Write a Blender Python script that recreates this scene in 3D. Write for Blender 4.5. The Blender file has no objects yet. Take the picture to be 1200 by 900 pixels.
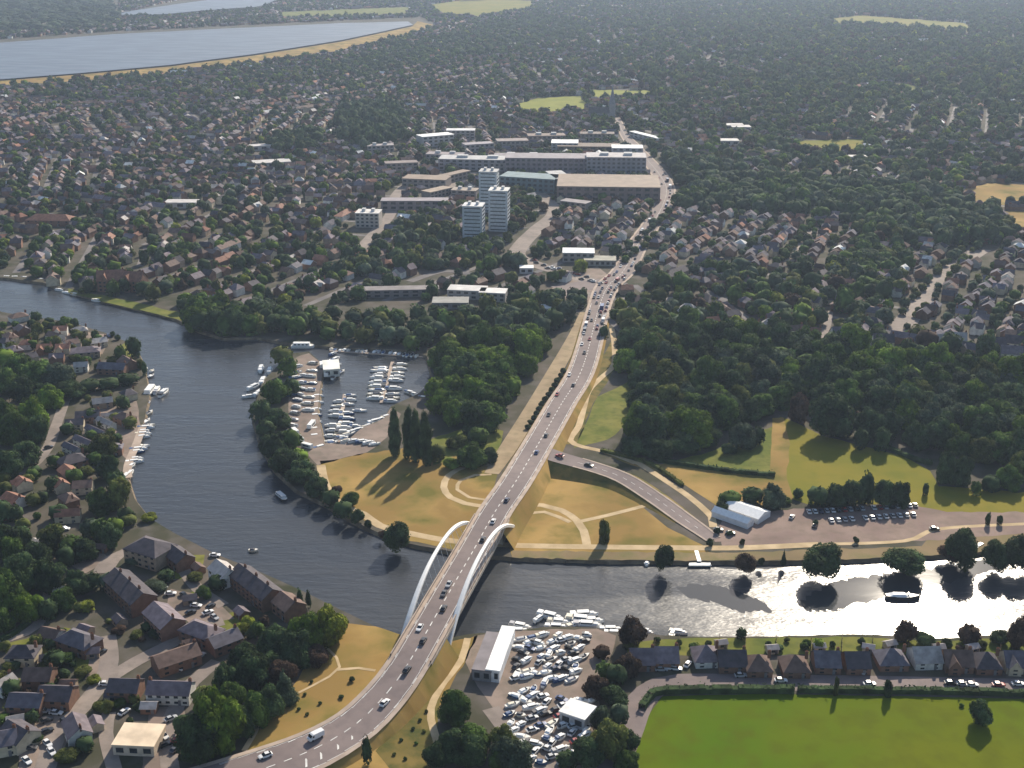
import bpy, bmesh, math, random
import numpy as np
from mathutils import Vector, Matrix, kdtree
from mathutils.geometry import tessellate_polygon
random.seed(11); rng = np.random.default_rng(11)
R = math.radians
scene = bpy.context.scene
COL = scene.collection
# ------------------------------------------------------------ camera
F = 1450.0; PITCH = math.atan(540.0/1450.0); H = 243.0
SP, CP = math.sin(PITCH), math.cos(PITCH)
cd = bpy.data.cameras.new('camera'); cam = bpy.data.objects.new('camera', cd); COL.objects.link(cam)
cam.location = (0, 0, H); cam.rotation_euler = (math.pi/2-PITCH, 0, 0)
cd.sensor_fit = 'HORIZONTAL'; cd.sensor_width = 36; cd.lens = 36*F/1200; cd.clip_start = 1; cd.clip_end = 30000
scene.camera = cam
# ------------------------------------------------------------ light
SUN_EL, SUN_AZ = R(31.5), R(20.5)          # azimuth measured from +Y (view direction) towards +X
w = bpy.data.worlds.new('World'); scene.world = w; w.use_nodes = True
nt = w.node_tree; sky = nt.nodes.new('ShaderNodeTexSky'); sky.sky_type = 'NISHITA'; sky.sun_disc = False
sky.sun_elevation = SUN_EL; sky.sun_rotation = SUN_AZ; sky.air_density = 1.0; sky.dust_density = 1.0
nt.links.new(sky.outputs[0], nt.nodes['Background'].inputs[0]); nt.nodes['Background'].inputs[1].default_value = 0.105
sd = bpy.data.lights.new('sun', 'SUN'); sd.energy = 5.0; sd.angle = R(0.55); sd.color = (1.0, 0.89, 0.73)
sun = bpy.data.objects.new('sun', sd); COL.objects.link(sun); sun.location = (0, 0, 400)
to_sun = Vector((math.sin(SUN_AZ)*math.cos(SUN_EL), math.cos(SUN_AZ)*math.cos(SUN_EL), math.sin(SUN_EL)))
sun.rotation_euler = to_sun.to_track_quat('Z', 'Y').to_euler()
scene.view_settings.view_transform = 'Standard'; scene.view_settings.look = 'None'
scene.view_settings.exposure = 0.46; scene.view_settings.gamma = 1
scene.render.engine = 'CYCLES'
scene.cycles.max_bounces = 5; scene.cycles.diffuse_bounces = 2; scene.cycles.glossy_bounces = 2
scene.cycles.volume_bounces = 0; scene.cycles.sample_clamp_indirect = 4; scene.cycles.sample_clamp_direct = 0
# ------------------------------------------------------------ layout helpers: survey points read off the photo's ground
GZ = 1.5
def P(px, py, z=GZ):
    v = (py-450)/F; u = (px-600)/F
    d = (H-z)/(SP+v*CP)
    return Vector((u*d, d*(CP-v*SP), z))
def proj(x, y, z=GZ):
    dz = z-H
    d = y*CP-dz*SP
    up = y*SP+dz*CP
    return 600+F*x/d, 450-F*up/d, F/d
def inpoly(xs, ys, poly):
    xs = np.asarray(xs, float); ys = np.asarray(ys, float); r = np.zeros(xs.shape, bool)
    n = len(poly); j = n-1
    for i in range(n):
        xi, yi = poly[i]; xj, yj = poly[j]
        c = ((yi > ys) != (yj > ys))
        if yi != yj: r ^= c & (xs < (xj-xi)*(ys-yi)/(yj-yi)+xi)
        j = i
    return r
def spline(pts, step=5.0):
    pts = [np.array(p, float) for p in pts]; out = []
    for i in range(len(pts)-1):
        p0 = pts[max(i-1, 0)]; p1 = pts[i]; p2 = pts[i+1]; p3 = pts[min(i+2, len(pts)-1)]
        n = max(1, int(np.linalg.norm((p2-p1)[:2])/step))
        for k in range(n):
            t = k/n
            out.append(0.5*((2*p1)+(-p0+p2)*t+(2*p0-5*p1+4*p2-p3)*t*t+(-p0+3*p1-3*p2+p3)*t**3))
    out.append(pts[-1]); return out
# ------------------------------------------------------------ materials
def new_mat(name):
    m = bpy.data.materials.new(name); m.use_nodes = True
    return m, m.node_tree, m.node_tree.nodes['Principled BSDF']
def noisy(name, c1, c2, scale=0.1, c3=None, scale3=1.0, rough=0.85, spec=0.25, amt3=0.5, metal=0.0, lo=0.35, hi=0.65):
    """two colours mixed by a world-scale noise, then a finer one"""
    m, nt, b = new_mat(name)
    tc = nt.nodes.new('ShaderNodeTexCoord')
    n = nt.nodes.new('ShaderNodeTexNoise'); n.inputs['Scale'].default_value = scale; n.inputs['Detail'].default_value = 6
    nt.links.new(tc.outputs['Object'], n.inputs['Vector'])
    r = nt.nodes.new('ShaderNodeValToRGB'); r.color_ramp.elements[0].position = lo; r.color_ramp.elements[1].position = hi
    r.color_ramp.elements[0].color = (*c1, 1); r.color_ramp.elements[1].color = (*c2, 1)
    nt.links.new(n.outputs['Fac'], r.inputs[0]); out = r.outputs[0]
    if c3:
        n3 = nt.nodes.new('ShaderNodeTexNoise'); n3.inputs['Scale'].default_value = scale3; n3.inputs['Detail'].default_value = 4
        nt.links.new(tc.outputs['Object'], n3.inputs['Vector'])
        mr = nt.nodes.new('ShaderNodeMapRange'); mr.inputs[1].default_value = .45; mr.inputs[2].default_value = .68; mr.inputs[4].default_value = amt3
        nt.links.new(n3.outputs['Fac'], mr.inputs[0])
        mx = nt.nodes.new('ShaderNodeMix'); mx.data_type = 'RGBA'
        nt.links.new(mr.outputs[0], mx.inputs[0]); nt.links.new(out, mx.inputs[6]); mx.inputs[7].default_value = (*c3, 1); out = mx.outputs[2]
    nt.links.new(out, b.inputs['Base Color']); b.inputs['Roughness'].default_value = rough
    b.inputs['Specular IOR Level'].default_value = spec; b.inputs['Metallic'].default_value = metal
    return m
def tinted(name, rough=0.8, spec=0.2, nscale=0.5, namt=0.35, coat=0.0, translucent=0.0):
    """per-face colour times the object's own colour, broken up by noise"""
    m, nt, b = new_mat(name)
    a = nt.nodes.new('ShaderNodeAttribute'); a.attribute_name = 'col'
    oi = nt.nodes.new('ShaderNodeObjectInfo')
    mx = nt.nodes.new('ShaderNodeMix'); mx.data_type = 'RGBA'; mx.blend_type = 'MULTIPLY'; mx.inputs[0].default_value = 1
    nt.links.new(a.outputs['Color'], mx.inputs[6]); nt.links.new(oi.outputs['Color'], mx.inputs[7])
    g = nt.nodes.new('ShaderNodeNewGeometry')
    n = nt.nodes.new('ShaderNodeTexNoise'); n.inputs['Scale'].default_value = nscale; n.inputs['Detail'].default_value = 5
    nt.links.new(g.outputs['Position'], n.inputs['Vector'])
    mr = nt.nodes.new('ShaderNodeMapRange'); mr.inputs[1].default_value = .3; mr.inputs[2].default_value = .7
    mr.inputs[3].default_value = 1-namt; mr.inputs[4].default_value = 1+namt
    nt.links.new(n.outputs['Fac'], mr.inputs[0])
    sc = nt.nodes.new('ShaderNodeVectorMath'); sc.operation = 'SCALE'
    nt.links.new(mx.outputs[2], sc.inputs[0]); nt.links.new(mr.outputs[0], sc.inputs['Scale'])
    nt.links.new(sc.outputs[0], b.inputs['Base Color'])
    b.inputs['Roughness'].default_value = rough; b.inputs['Specular IOR Level'].default_value = spec
    b.inputs['Coat Weight'].default_value = coat
    if translucent:
        tr = nt.nodes.new('ShaderNodeBsdfTranslucent'); nt.links.new(sc.outputs[0], tr.inputs[0])
        ms = nt.nodes.new('ShaderNodeMixShader'); ms.inputs[0].default_value = translucent
        nt.links.new(b.outputs[0], ms.inputs[1]); nt.links.new(tr.outputs[0], ms.inputs[2])
        nt.links.new(ms.outputs[0], nt.nodes['Material Output'].inputs[0])
    return m
M = {}
M['foliage'] = tinted('foliage', .9, .08, 0.22, .55, translucent=.2)
M['bark'] = noisy('bark', (.06,.045,.035), (.11,.09,.07), 2)
M['wall'] = tinted('wall', .9, .2, 0.6, .18)
M['roof'] = tinted('roof_tiles', .8, .22, 0.45, .28)
M['farroof'] = tinted('weathered_roofs', .88, .14, 0.3, .3)
M['flatroof'] = tinted('flat_roof', .8, .3, 0.15, .22)
M['paint'] = tinted('paint', .3, .5, 0.8, .05, coat=.4)
M['gel'] = tinted('gelcoat', .4, .4, 0.8, .08)
M['glass'] = noisy('window_glass', (.015,.02,.025), (.04,.05,.06), .5, rough=.12, spec=.6)
M['rubber'] = noisy('rubber', (.015,.015,.015), (.03,.03,.03), 1)
M['steel'] = noisy('white_steel', (.80,.80,.77), (.86,.85,.82), .2, rough=.45, spec=.4)
M['asphalt'] = noisy('asphalt', (.165,.132,.128), (.225,.18,.168), .03, (.125,.102,.10), .25, rough=.85, amt3=.4)
M['lane'] = noisy('lane_asphalt', (.21,.175,.155), (.30,.25,.215), .05, (.15,.13,.11), .3, rough=.9)
M['street'] = noisy('street_asphalt', (.10,.095,.10), (.20,.18,.17), .04, rough=.9)
M['concrete'] = noisy('concrete', (.30,.27,.24), (.42,.38,.33), .3, rough=.85)
M['footway'] = noisy('footway', (.34,.27,.22), (.46,.37,.30), .2, rough=.9)
M['gravelpath'] = noisy('gravel_path', (.40,.30,.17), (.56,.43,.26), .15, rough=.95)
M['oldroad'] = noisy('old_road', (.28,.21,.13), (.38,.29,.18), .06, (.18,.15,.08), .2, rough=.95)
M['white'] = noisy('white_road_paint', (.55,.54,.52), (.75,.74,.70), .5, rough=.8)
M['drygrass'] = noisy('dry_grass', (.255,.165,.052), (.38,.25,.085), .03, (.12,.115,.022), .06, rough=.95, spec=.1, amt3=.9, lo=.42, hi=.58)
M['scrubgrass'] = noisy('scrub_grass', (.12,.10,.028), (.22,.16,.05), .05, (.06,.075,.02), .15, rough=.95, spec=.1, amt3=.9)
M['meadow'] = noisy('meadow_grass', (.15,.155,.014), (.22,.18,.022), .015, (.11,.13,.012), .08, rough=.95, spec=.1)
M['pitch'] = noisy('pitch_grass', (.066,.135,.004), (.12,.14,.006), .010, (.085,.10,.006), .12, rough=.95, spec=.05, amt3=.6)
M['lawn'] = noisy('lawn_grass', (.10,.13,.02), (.20,.19,.045), .06, (.06,.08,.015), .25, rough=.95, spec=.1)
M['brightlawn'] = noisy('bright_lawn', (.20,.22,.035), (.27,.27,.06), .02, (.14,.16,.03), .05, rough=.95, spec=.1)
M['gravel'] = noisy('gravel', (.20,.14,.12), (.30,.22,.18), .05, (.14,.11,.08), .2, rough=.95)
M['yard'] = noisy('yard', (.19,.145,.12), (.29,.225,.185), .06, (.12,.11,.08), .2, rough=.95)
M['verge'] = noisy('verge', (.17,.125,.06), (.28,.20,.11), .05, (.12,.12,.035), .1, rough=.95, amt3=.8)
M['bank'] = noisy('bank_earth', (.10,.075,.05), (.22,.17,.11), .2, rough=.95)
M['ground'] = noisy('ground_cover', (.045,.050,.026), (.105,.090,.070), .03, (.15,.130,.120), .09, rough=.95, spec=.1, amt3=.6)
# water: dark body, wind-ruffled surface; some reaches lie calmer than others
def water_mat(name, base, rough_lo, rough_hi, bump, patch=True):
    m, nt, b = new_mat(name)
    tc = nt.nodes.new('ShaderNodeTexCoord')
    mp = nt.nodes.new('ShaderNodeMapping'); mp.inputs['Scale'].default_value = (0.35, 1.0, 1.0); nt.links.new(tc.outputs['Object'], mp.inputs[0])
    n1 = nt.nodes.new('ShaderNodeTexNoise'); n1.inputs['Scale'].default_value = .26; n1.inputs['Detail'].default_value = 3.5; n1.inputs['Roughness'].default_value = .65
    nt.links.new(mp.outputs[0], n1.inputs['Vector'])
    bp = nt.nodes.new('ShaderNodeBump'); bp.inputs['Strength'].default_value = bump; bp.inputs['Distance'].default_value = 0.55
    nt.links.new(n1.outputs['Fac'], bp.inputs['Height']); nt.links.new(bp.outputs[0], b.inputs['Normal'])
    n2 = nt.nodes.new('ShaderNodeTexNoise'); n2.inputs['Scale'].default_value = .03; n2.inputs['Detail'].default_value = 5
    mp2 = nt.nodes.new('ShaderNodeMapping'); mp2.inputs['Scale'].default_value = (0.45, 1.6, 1.0); mp2.inputs['Rotation'].default_value = (0,0,R(8))
    nt.links.new(tc.outputs['Object'], mp2.inputs[0]); nt.links.new(mp2.outputs[0], n2.inputs['Vector'])
    mr = nt.nodes.new('ShaderNodeMapRange'); mr.inputs[1].default_value = .40; mr.inputs[2].default_value = .56
    mr.inputs[3].default_value = rough_lo; mr.inputs[4].default_value = rough_hi
    nt.links.new(n2.outputs['Fac'], mr.inputs[0]); nt.links.new(mr.outputs[0], b.inputs['Roughness'])
    b.inputs['Base Color'].default_value = (*base, 1); b.inputs['Specular IOR Level'].default_value = .5
    b.inputs['IOR'].default_value = 1.33
    return m
M['river'] = water_mat('river_water', (.038,.043,.050), .19, .29, .58)
M['calm'] = water_mat('calm_water', (.035,.040,.045), .05, .065, .02)
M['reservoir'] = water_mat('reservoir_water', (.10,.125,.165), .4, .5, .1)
# ------------------------------------------------------------ mesh building
class MB:
    def __init__(s): s.v = []; s.f = []; s.c = []; s.mi = []
    def quad(s, a, b, c, d, col=(1,1,1), mi=0):
        n = len(s.v); s.v += [tuple(a), tuple(b), tuple(c), tuple(d)]; s.f.append((n, n+1, n+2, n+3)); s.c.append(col); s.mi.append(mi)
    def poly(s, pts, col=(1,1,1), mi=0):
        n = len(s.v); s.v += [tuple(p) for p in pts]; s.f.append(tuple(range(n, n+len(pts)))); s.c.append(col); s.mi.append(mi)
    def box(s, cx, cy, z0, sx, sy, sz, rot=0, col=(1,1,1), taper=1.0, mi=0):
        c, sn = math.cos(rot), math.sin(rot); P8 = []
        for z, k in ((z0, 1), (z0+sz, taper)):
            for dx, dy in ((-1,-1),(1,-1),(1,1),(-1,1)):
                x = dx*sx/2*k; y = dy*sy/2*k; P8.append((cx+x*c-y*sn, cy+x*sn+y*c, z))
        for q in ((0,3,2,1),(4,5,6,7),(0,1,5,4),(1,2,6,5),(2,3,7,6),(3,0,4,7)): s.poly([P8[i] for i in q], col, mi)
    def tube(s, a, b, r0, r1=None, n=6, col=(1,1,1)):
        a = Vector(a); b = Vector(b); r1 = r0 if r1 is None else r1
        d = (b-a).normalized(); u = d.orthogonal().normalized(); w_ = d.cross(u)
        ra = [a+u*math.cos(t)*r0+w_*math.sin(t)*r0 for t in [2*math.pi*i/n for i in range(n)]]
        rb = [b+u*math.cos(t)*r1+w_*math.sin(t)*r1 for t in [2*math.pi*i/n for i in range(n)]]
        for i in range(n): s.quad(ra[i], ra[(i+1)%n], rb[(i+1)%n], rb[i], col)
        s.poly(ra[::-1], col); s.poly(rb, col)
    def mesh(s, name, mats):
        me = bpy.data.meshes.new(name); me.from_pydata(s.v, [], s.f)
        a = me.attributes.new('col', 'FLOAT_COLOR', 'FACE')
        arr = np.ones((len(s.f), 4), np.float32); arr[:, :3] = np.array(s.c, np.float32).reshape(-1, 3); a.data.foreach_set('color', arr.ravel())
        for m in (mats if isinstance(mats, (list, tuple)) else [mats]): me.materials.append(m)
        if any(s.mi): me.polygons.foreach_set('material_index', s.mi)
        me.update(); return me
    def build(s, name, mats, parent=None, mesh_name=None):
        return link(name, s.mesh(name, mats), parent)
def link(name, me, parent=None):
    o = bpy.data.objects.new(name, me); COL.objects.link(o)
    if parent: o.parent = parent
    return o
def tri_mesh(name, V, T, C, mat):
    me = bpy.data.meshes.new(name); V = np.asarray(V, np.float32); T = np.asarray(T, np.int32)
    me.vertices.add(len(V)); me.vertices.foreach_set('co', V.ravel())
    me.loops.add(len(T)*3); me.loops.foreach_set('vertex_index', T.ravel())
    me.polygons.add(len(T)); me.polygons.foreach_set('loop_start', np.arange(0, len(T)*3, 3, dtype=np.int32))
    me.update(calc_edges=True)
    a = me.attributes.new('col', 'FLOAT_COLOR', 'FACE'); arr = np.ones((len(T), 4), np.float32); arr[:, :3] = C; a.data.foreach_set('color', arr.ravel())
    me.materials.append(mat); return me
ROOTS = []
def tag(o, label, cat, group=None):
    o['label'] = label; o['category'] = cat
    if group: o['group'] = group
    ROOTS.append(o); return o
def empty(name, loc, rot=0, scale=(1,1,1)):
    o = bpy.data.objects.new(name, None); COL.objects.link(o); o.location = loc; o.rotation_euler = (0,0,rot); o.scale = scale
    o.empty_display_size = 1; return o
def struct(o, kind='structure'): o['kind'] = kind; return o
def sheet(name, pxpoly, mat, dz=0.02, z=GZ, world=False):
    pts = [Vector((p[0], p[1], z+dz)) if world else P(p[0], p[1], z+dz) for p in pxpoly]
    mb = MB(); mb.v = [tuple(p) for p in pts]
    for t in tessellate_polygon([pts]):
        a, b, c = [pts[i] for i in t]
        if (b-a).cross(c-a).z < 0: t = t[::-1]
        mb.f.append(tuple(t)); mb.c.append((1,1,1)); mb.mi.append(0)
    return struct(mb.build(name, mat))
def fray(poly, amp=2.0, seg=10, closed=True, seed=3):
    """roughens a surveyed outline so field edges are not ruler-straight (units: photo px)"""
    r = random.Random(seed); out = []; n = len(poly)
    for i in range(n if closed else n-1):
        a = poly[i]; b = poly[(i+1)%n]; k = max(1, int(math.hypot(b[0]-a[0], b[1]-a[1])/seg))
        for j in range(k):
            t = j/k; off = 0 if j == 0 else r.uniform(-amp, amp)
            out.append((a[0]+(b[0]-a[0])*t+off*.6, a[1]+(b[1]-a[1])*t+off*.5))
    if not closed: out.append(poly[-1])
    return out
ROADPTS = []   # (x, y, halfwidth)
def ribbon(name, pts, mat, dz=0.06, step=5.0, reg=True, pxw=True):
    """pts: (px, py, z, width m)"""
    W = [(*P(p[0], p[1], p[2])[:3], p[3]) for p in pts] if pxw else pts
    S = spline(W, step); mb = MB(); L = []; Rr = []
    for i, s in enumerate(S):
        a = S[max(i-1, 0)]; b = S[min(i+1, len(S)-1)]
        d = (b-a)[:2]; d = d/(np.linalg.norm(d)+1e-9); nrm = np.array((-d[1], d[0]))
        L.append((*(s[:2]+nrm*s[3]/2), s[2]+dz)); Rr.append((*(s[:2]-nrm*s[3]/2), s[2]+dz))
        if reg: ROADPTS.append((s[0], s[1], s[3]/2))
    for i in range(len(S)-1): mb.quad(Rr[i], Rr[i+1], L[i+1], L[i])
    if mat: struct(mb.build(name, mat))
    return S
def offset_line(S, off, width, name, mat, dz, i0=0, i1=None, build=True):
    """strip parallel to a sampled centreline"""
    mb = MB(); A = []; B = []
    S2 = S[i0:i1]
    for i, s in enumerate(S2):
        a = S2[max(i-1, 0)]; b = S2[min(i+1, len(S2)-1)]
        d = (b-a)[:2]; d = d/(np.linalg.norm(d)+1e-9); nrm = np.array((-d[1], d[0]))
        o = off*s[3]/2 if abs(off) <= 1.5 else off
        A.append((*(s[:2]+nrm*(o+width/2)), s[2]+dz)); B.append((*(s[:2]+nrm*(o-width/2)), s[2]+dz))
    for i in range(len(S2)-1): mb.quad(B[i], B[i+1], A[i+1], A[i])
    if build: return mb.build(name, mat)
    return mb
# ============================================================ SETTING
near_bank = [(-60,352),(0,365),(40,372),(85,378),(130,392),(158,405),(168,425),(172,445),(175,465),(170,490),(162,510),(154,530),(150,560),(158,585),(175,607),(205,625),(250,648),(300,668),(345,688),(400,715),(440,734),(470,745),(520,748),(560,742),(600,738),(650,734),(700,736),(740,742),(800,746),(900,746),(1000,743),(1100,748),(1200,742),(1300,738)]
far_bank = [(-60,318),(0,325),(50,331),(100,347),(150,359),(200,371),(235,388),(262,396),(300,395),(345,403),(400,407),(480,410),(500,417),(508,445),(492,460),(458,476),(450,490),(422,503),(404,521),(380,519),(372,485),(376,450),(380,428),(362,412),(342,414),(330,424),(308,446),(300,470),(297,492),(305,520),(322,550),(348,574),(385,592),(410,608),(430,618),(455,629),(480,637),(540,648),(600,653),(700,656),(800,657),(900,657),(1000,655),(1100,650),(1200,641),(1300,632)]
nb = [P(x, y) for x, y in fray(near_bank, 1.2, 12, False, 5)]; fb = [P(x, y) for x, y in fray(far_bank, 1.0, 12, False, 6)]
def ground():
    mb = MB()
    for bank, extra, flip in ((nb, [(2600, nb[-1].y), (2600, -900), (-2600, -900), (-2600, nb[0].y)], 0),
                        (fb, [(2600, fb[-1].y), (11000, 3000), (11000, 14000), (-11000, 14000), (-11000, 3000), (-2600, fb[0].y)], 1)):
        pts = list(bank)+[Vector((x, y, GZ)) for x, y in extra]; n0 = len(mb.v)
        mb.v += [tuple(p) for p in pts]
        for t in tessellate_polygon([pts]):
            a, b, c = [pts[i] for i in t]
            if (b-a).cross(c-a).z < 0: t = t[::-1]
            mb.f.append(tuple(i+n0 for i in t)); mb.c.append((1,1,1)); mb.mi.append(0)
        line = [Vector((-2600, bank[0].y, GZ))]+list(bank)+[Vector((2600, bank[-1].y, GZ))]
        for a, b in zip(line[:-1], line[1:]):
            d = Vector((b.y-a.y, -(b.x-a.x), 0)).normalized()*(1 if flip else -1)*1.6   # outwards over the water
            mb.quad(a, b, (b.x+d.x, b.y+d.y, -1.2), (a.x+d.x, a.y+d.y, -1.2), mi=1)
    return struct(mb.build('ground', [M['ground'], M['bank']]))
ground()
RIVERPX = near_bank+far_bank[::-1]
def yplane(name, x0, y0, x1, y1, z, mat):
    mb = MB(); mb.quad((x0,y0,z),(x1,y0,z),(x1,y1,z),(x0,y1,z)); return struct(mb.build(name, mat))
yplane('river_water', -2500, 330, 2500, 990, 0.0, M['river'])
# calmer tongue of water between two ruffled reaches, and the lee under the far bank
def zsheet(name, poly, mat, z): return sheet(name, poly, mat, 0, z)
zsheet('calm_water', fray([(935,706),(975,682),(1040,672),(1110,664),(1165,652),(1190,655),(1170,668),(1120,680),(1075,692),(1010,706),(975,716),(945,716)], 4, 4, True, 8), M['calm'], .02)
zsheet('calm_water', fray([(590,655),(650,659),(760,660),(880,662),(930,664),(900,667),(820,665),(740,664),(680,665),(620,668),(600,664)], 2.5, 10, True, 9), M['calm'], .02)
zsheet('calm_water', fray([(792,688),(830,684),(862,692),(896,706),(905,716),(868,718),(838,706),(806,700)], 4.5, 3.5, True, 12), M['calm'], .02)
# reservoirs
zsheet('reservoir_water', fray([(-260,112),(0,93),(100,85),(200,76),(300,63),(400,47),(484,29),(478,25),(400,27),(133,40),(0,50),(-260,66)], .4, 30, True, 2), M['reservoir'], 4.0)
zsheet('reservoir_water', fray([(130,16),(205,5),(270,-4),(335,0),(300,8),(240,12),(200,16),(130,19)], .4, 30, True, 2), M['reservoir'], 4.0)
def embank(inner, outer, mat):
    mb = MB(); I = [P(x, y, 5.2) for x, y in inner]; O = [P(x, y, GZ) for x, y in outer]
    for i in range(len(I)-1): mb.quad(O[i], O[i+1], I[i+1], I[i])
    for i in range(len(I)-1):
        a, b = I[i], I[i+1]; mb.quad(a, b, (b.x-4, b.y+14, 3.9), (a.x-4, a.y+14, 3.9))
    return struct(mb.build('reservoir_bank', mat))
embank([(-260,114),(0,95),(100,87),(200,78),(300,65),(400,49),(484,31),(490,25)], [(-260,121),(0,101),(100,94),(200,86),(300,74),(400,59),(470,43),(508,29)], M['drygrass'])
# fields, lawns, yards
EXCL = [RIVERPX]           # nothing is scattered inside these
def field(name, poly, mat, dz=.03, excl=True, seed=1, amp=2.0, seg=9):
    if excl: EXCL.append(poly)
    return sheet(name, fray(poly, amp, seg, True, seed), M[mat], dz)
EXCL.append([(-260,125),(0,103),(100,95),(200,87),(300,76),(400,61),(470,45),(512,30),(495,20),(400,24),(133,37),(0,46),(-260,60)])
EXCL.append([(125,20),(205,1),(270,-9),(340,-3),(300,12),(240,16),(200,20)])
field('grass_field', [(375,540),(410,535),(450,528),(520,518),(560,522),(586,540),(575,590),(560,615),(545,646),(480,634),(430,612),(400,592),(380,565)], 'drygrass', .03, seed=2)
field('grass_field', [(590,620),(620,575),(655,549),(700,558),(748,590),(782,618),(830,642),(830,655),(600,652)], 'drygrass', .03, seed=3)
field('grass_field', [(285,882),(300,850),(350,795),(375,752),(395,728),(440,734),(470,744),(474,752),(430,808),(400,838),(350,864)], 'drygrass', .03, seed=4)
field('grass_field', [(400,902),(430,870),(480,830),(520,755),(560,744),(548,770),(530,800),(515,830),(505,905)], 'drygrass', .03, seed=5)
field('rough_grass', [(440,880),(470,840),(500,800),(520,790),(512,840),(500,900),(460,905)], 'scrubgrass', .06, False, seed=6)
field('playing_field', [(742,880),(752,850),(776,816),(900,813),(1210,819),(1300,822),(1300,1000),(690,1000)], 'pitch', .03, seed=7, amp=.8)
field('meadow', [(914,488),(935,496),(962,510),(1000,520),(1060,535),(1090,552),(1100,570),(1210,578),(1300,585),(1300,602),(1080,601),(1060,590),(950,592),(922,582),(903,540)], 'meadow', .03, seed=8)
field('meadow', [(905,490),(918,489),(926,520),(922,560),(930,585),(905,588),(903,540)], 'drygrass', .05, False, seed=9)
field('rough_grass', [(770,545),(830,530),(880,508),(908,498),(906,560),(860,556),(800,550)], 'lawn', .03, seed=10)
field('grass_field', [(700,528),(760,542),(905,560),(905,590),(850,600),(836,590),(790,560),(740,545)], 'drygrass', .035, seed=11)
field('rough_grass', [(700,465),(735,448),(748,455),(745,490),(712,515),(672,525),(690,490)], 'lawn', .03, seed=12)
field('rough_grass', [(655,520),(700,432),(716,400),(722,430),(700,465),(675,520)], 'scrubgrass', .03, True, seed=13)
field('rough_grass', [(505,515),(560,495),(590,505),(582,540),(545,530),(508,545)], 'lawn', .04, True, seed=14)
field('towpath_verge', [(600,653),(700,656),(830,657),(1000,655),(1100,650),(1300,634),(1300,612),(1100,618),(1080,640),(840,648),(600,645)], 'verge', .04, False, seed=15)
field('gravel_car_park', [(842,618),(850,604),(940,596),(1070,592),(1110,600),(1300,600),(1300,618),(1080,634),(940,640),(846,640)], 'gravel', .06, seed=16)
field('boatyard_yard', [(556,745),(600,739),(700,737),(722,745),(712,780),(700,810),(705,850),(690,890),(640,902),(605,880),(585,840),(560,805),(545,775)], 'yard', .03, False, seed=17)
field('marina_yard', [(345,420),(362,414),(380,428),(376,450),(372,485),(380,519),(404,521),(422,503),(450,490),(458,478),(470,485),(462,505),(430,530),(372,545),(358,530),(340,505),(338,470)], 'yard', .03, True, seed=18)
field('riverside_lawn', [(735,752),(800,748),(900,748),(1000,746),(1100,751),(1300,743),(1300,765),(735,768)], 'lawn', .03, False, seed=19)
for i, (poly, m) in enumerate([
    ([(500,6),(560,-2),(625,1),(622,11),(560,20),(520,18)], 'meadow'), ([(975,22),(1010,18),(1130,27),(1145,38),(1080,34),(975,28)], 'meadow'),
    ([(598,125),(630,115),(680,112),(692,126),(660,132),(620,132)], 'brightlawn'), ([(680,105),(770,106),(766,114),(700,117)], 'brightlawn'),
    ([(915,165),(1010,163),(1018,170),(1000,183),(975,179),(940,176)], 'meadow'), ([(1033,98),(1060,98),(1098,106),(1090,112),(1045,108)], 'lawn'),
    ([(1125,222),(1160,214),(1300,222),(1300,240),(1150,240)], 'drygrass'), ([(1168,247),(1300,248),(1300,282),(1188,276)], 'drygrass'),
    ([(845,199),(884,200),(882,206),(848,205)], 'brightlawn'), ([(1060,215),(1085,213),(1090,220),(1065,222)], 'lawn'),
    ([(330,14),(480,8),(480,18),(330,22)], 'lawn'),([(520,-6),(660,-12),(660,-8),(540,2)],'lawn'),
    ([(1040,410),(1060,408),(1056,430),(1040,432)], 'brightlawn'), ([(955,405),(1000,408),(985,425),(955,420)], 'lawn'),
    ([(1150,422),(1195,420),(1195,436),(1150,436)], 'lawn')]):
    field('park_grass', poly, m, .12 if poly[0][1] > 150 else .4, seed=30+i, amp=1.0)
for i, poly in enumerate([[(200,715),(216,700),(232,688),(236,700),(222,716)], [(0,756),(60,740),(70,765),(15,778)], [(80,338),(150,352),(235,372),(232,380),(140,358),(80,343)],
    [(135,408),(150,400),(160,412),(150,432),(137,430)], [(225,732),(280,716),(300,735),(262,755)], [(205,652),(240,650),(232,680),(205,678)], [(75,735),(105,742),(125,770),(90,800)]]):
    field('garden_lawn', poly, 'lawn', .04, False, seed=60+i)
for i, poly in enumerate([[(30,845),(70,835),(90,850),(60,905),(20,905)],[(105,770),(135,765),(140,800),(115,810),(100,795)],[(175,830),(215,826),(222,870),(190,905),(165,905)],[(200,690),(250,700),(275,725),(230,735),(195,712)],[(70,655),(110,640),(130,655),(100,672)],[(110,470),(160,470),(165,500),(150,540),(120,510)],[(60,385),(130,392),(120,415),(70,412)],[(640,345),(670,318),(700,312),(722,330),(706,350),(680,356)]]):
    field('paved_yard', poly, 'yard', .052, False, seed=90+i)
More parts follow.
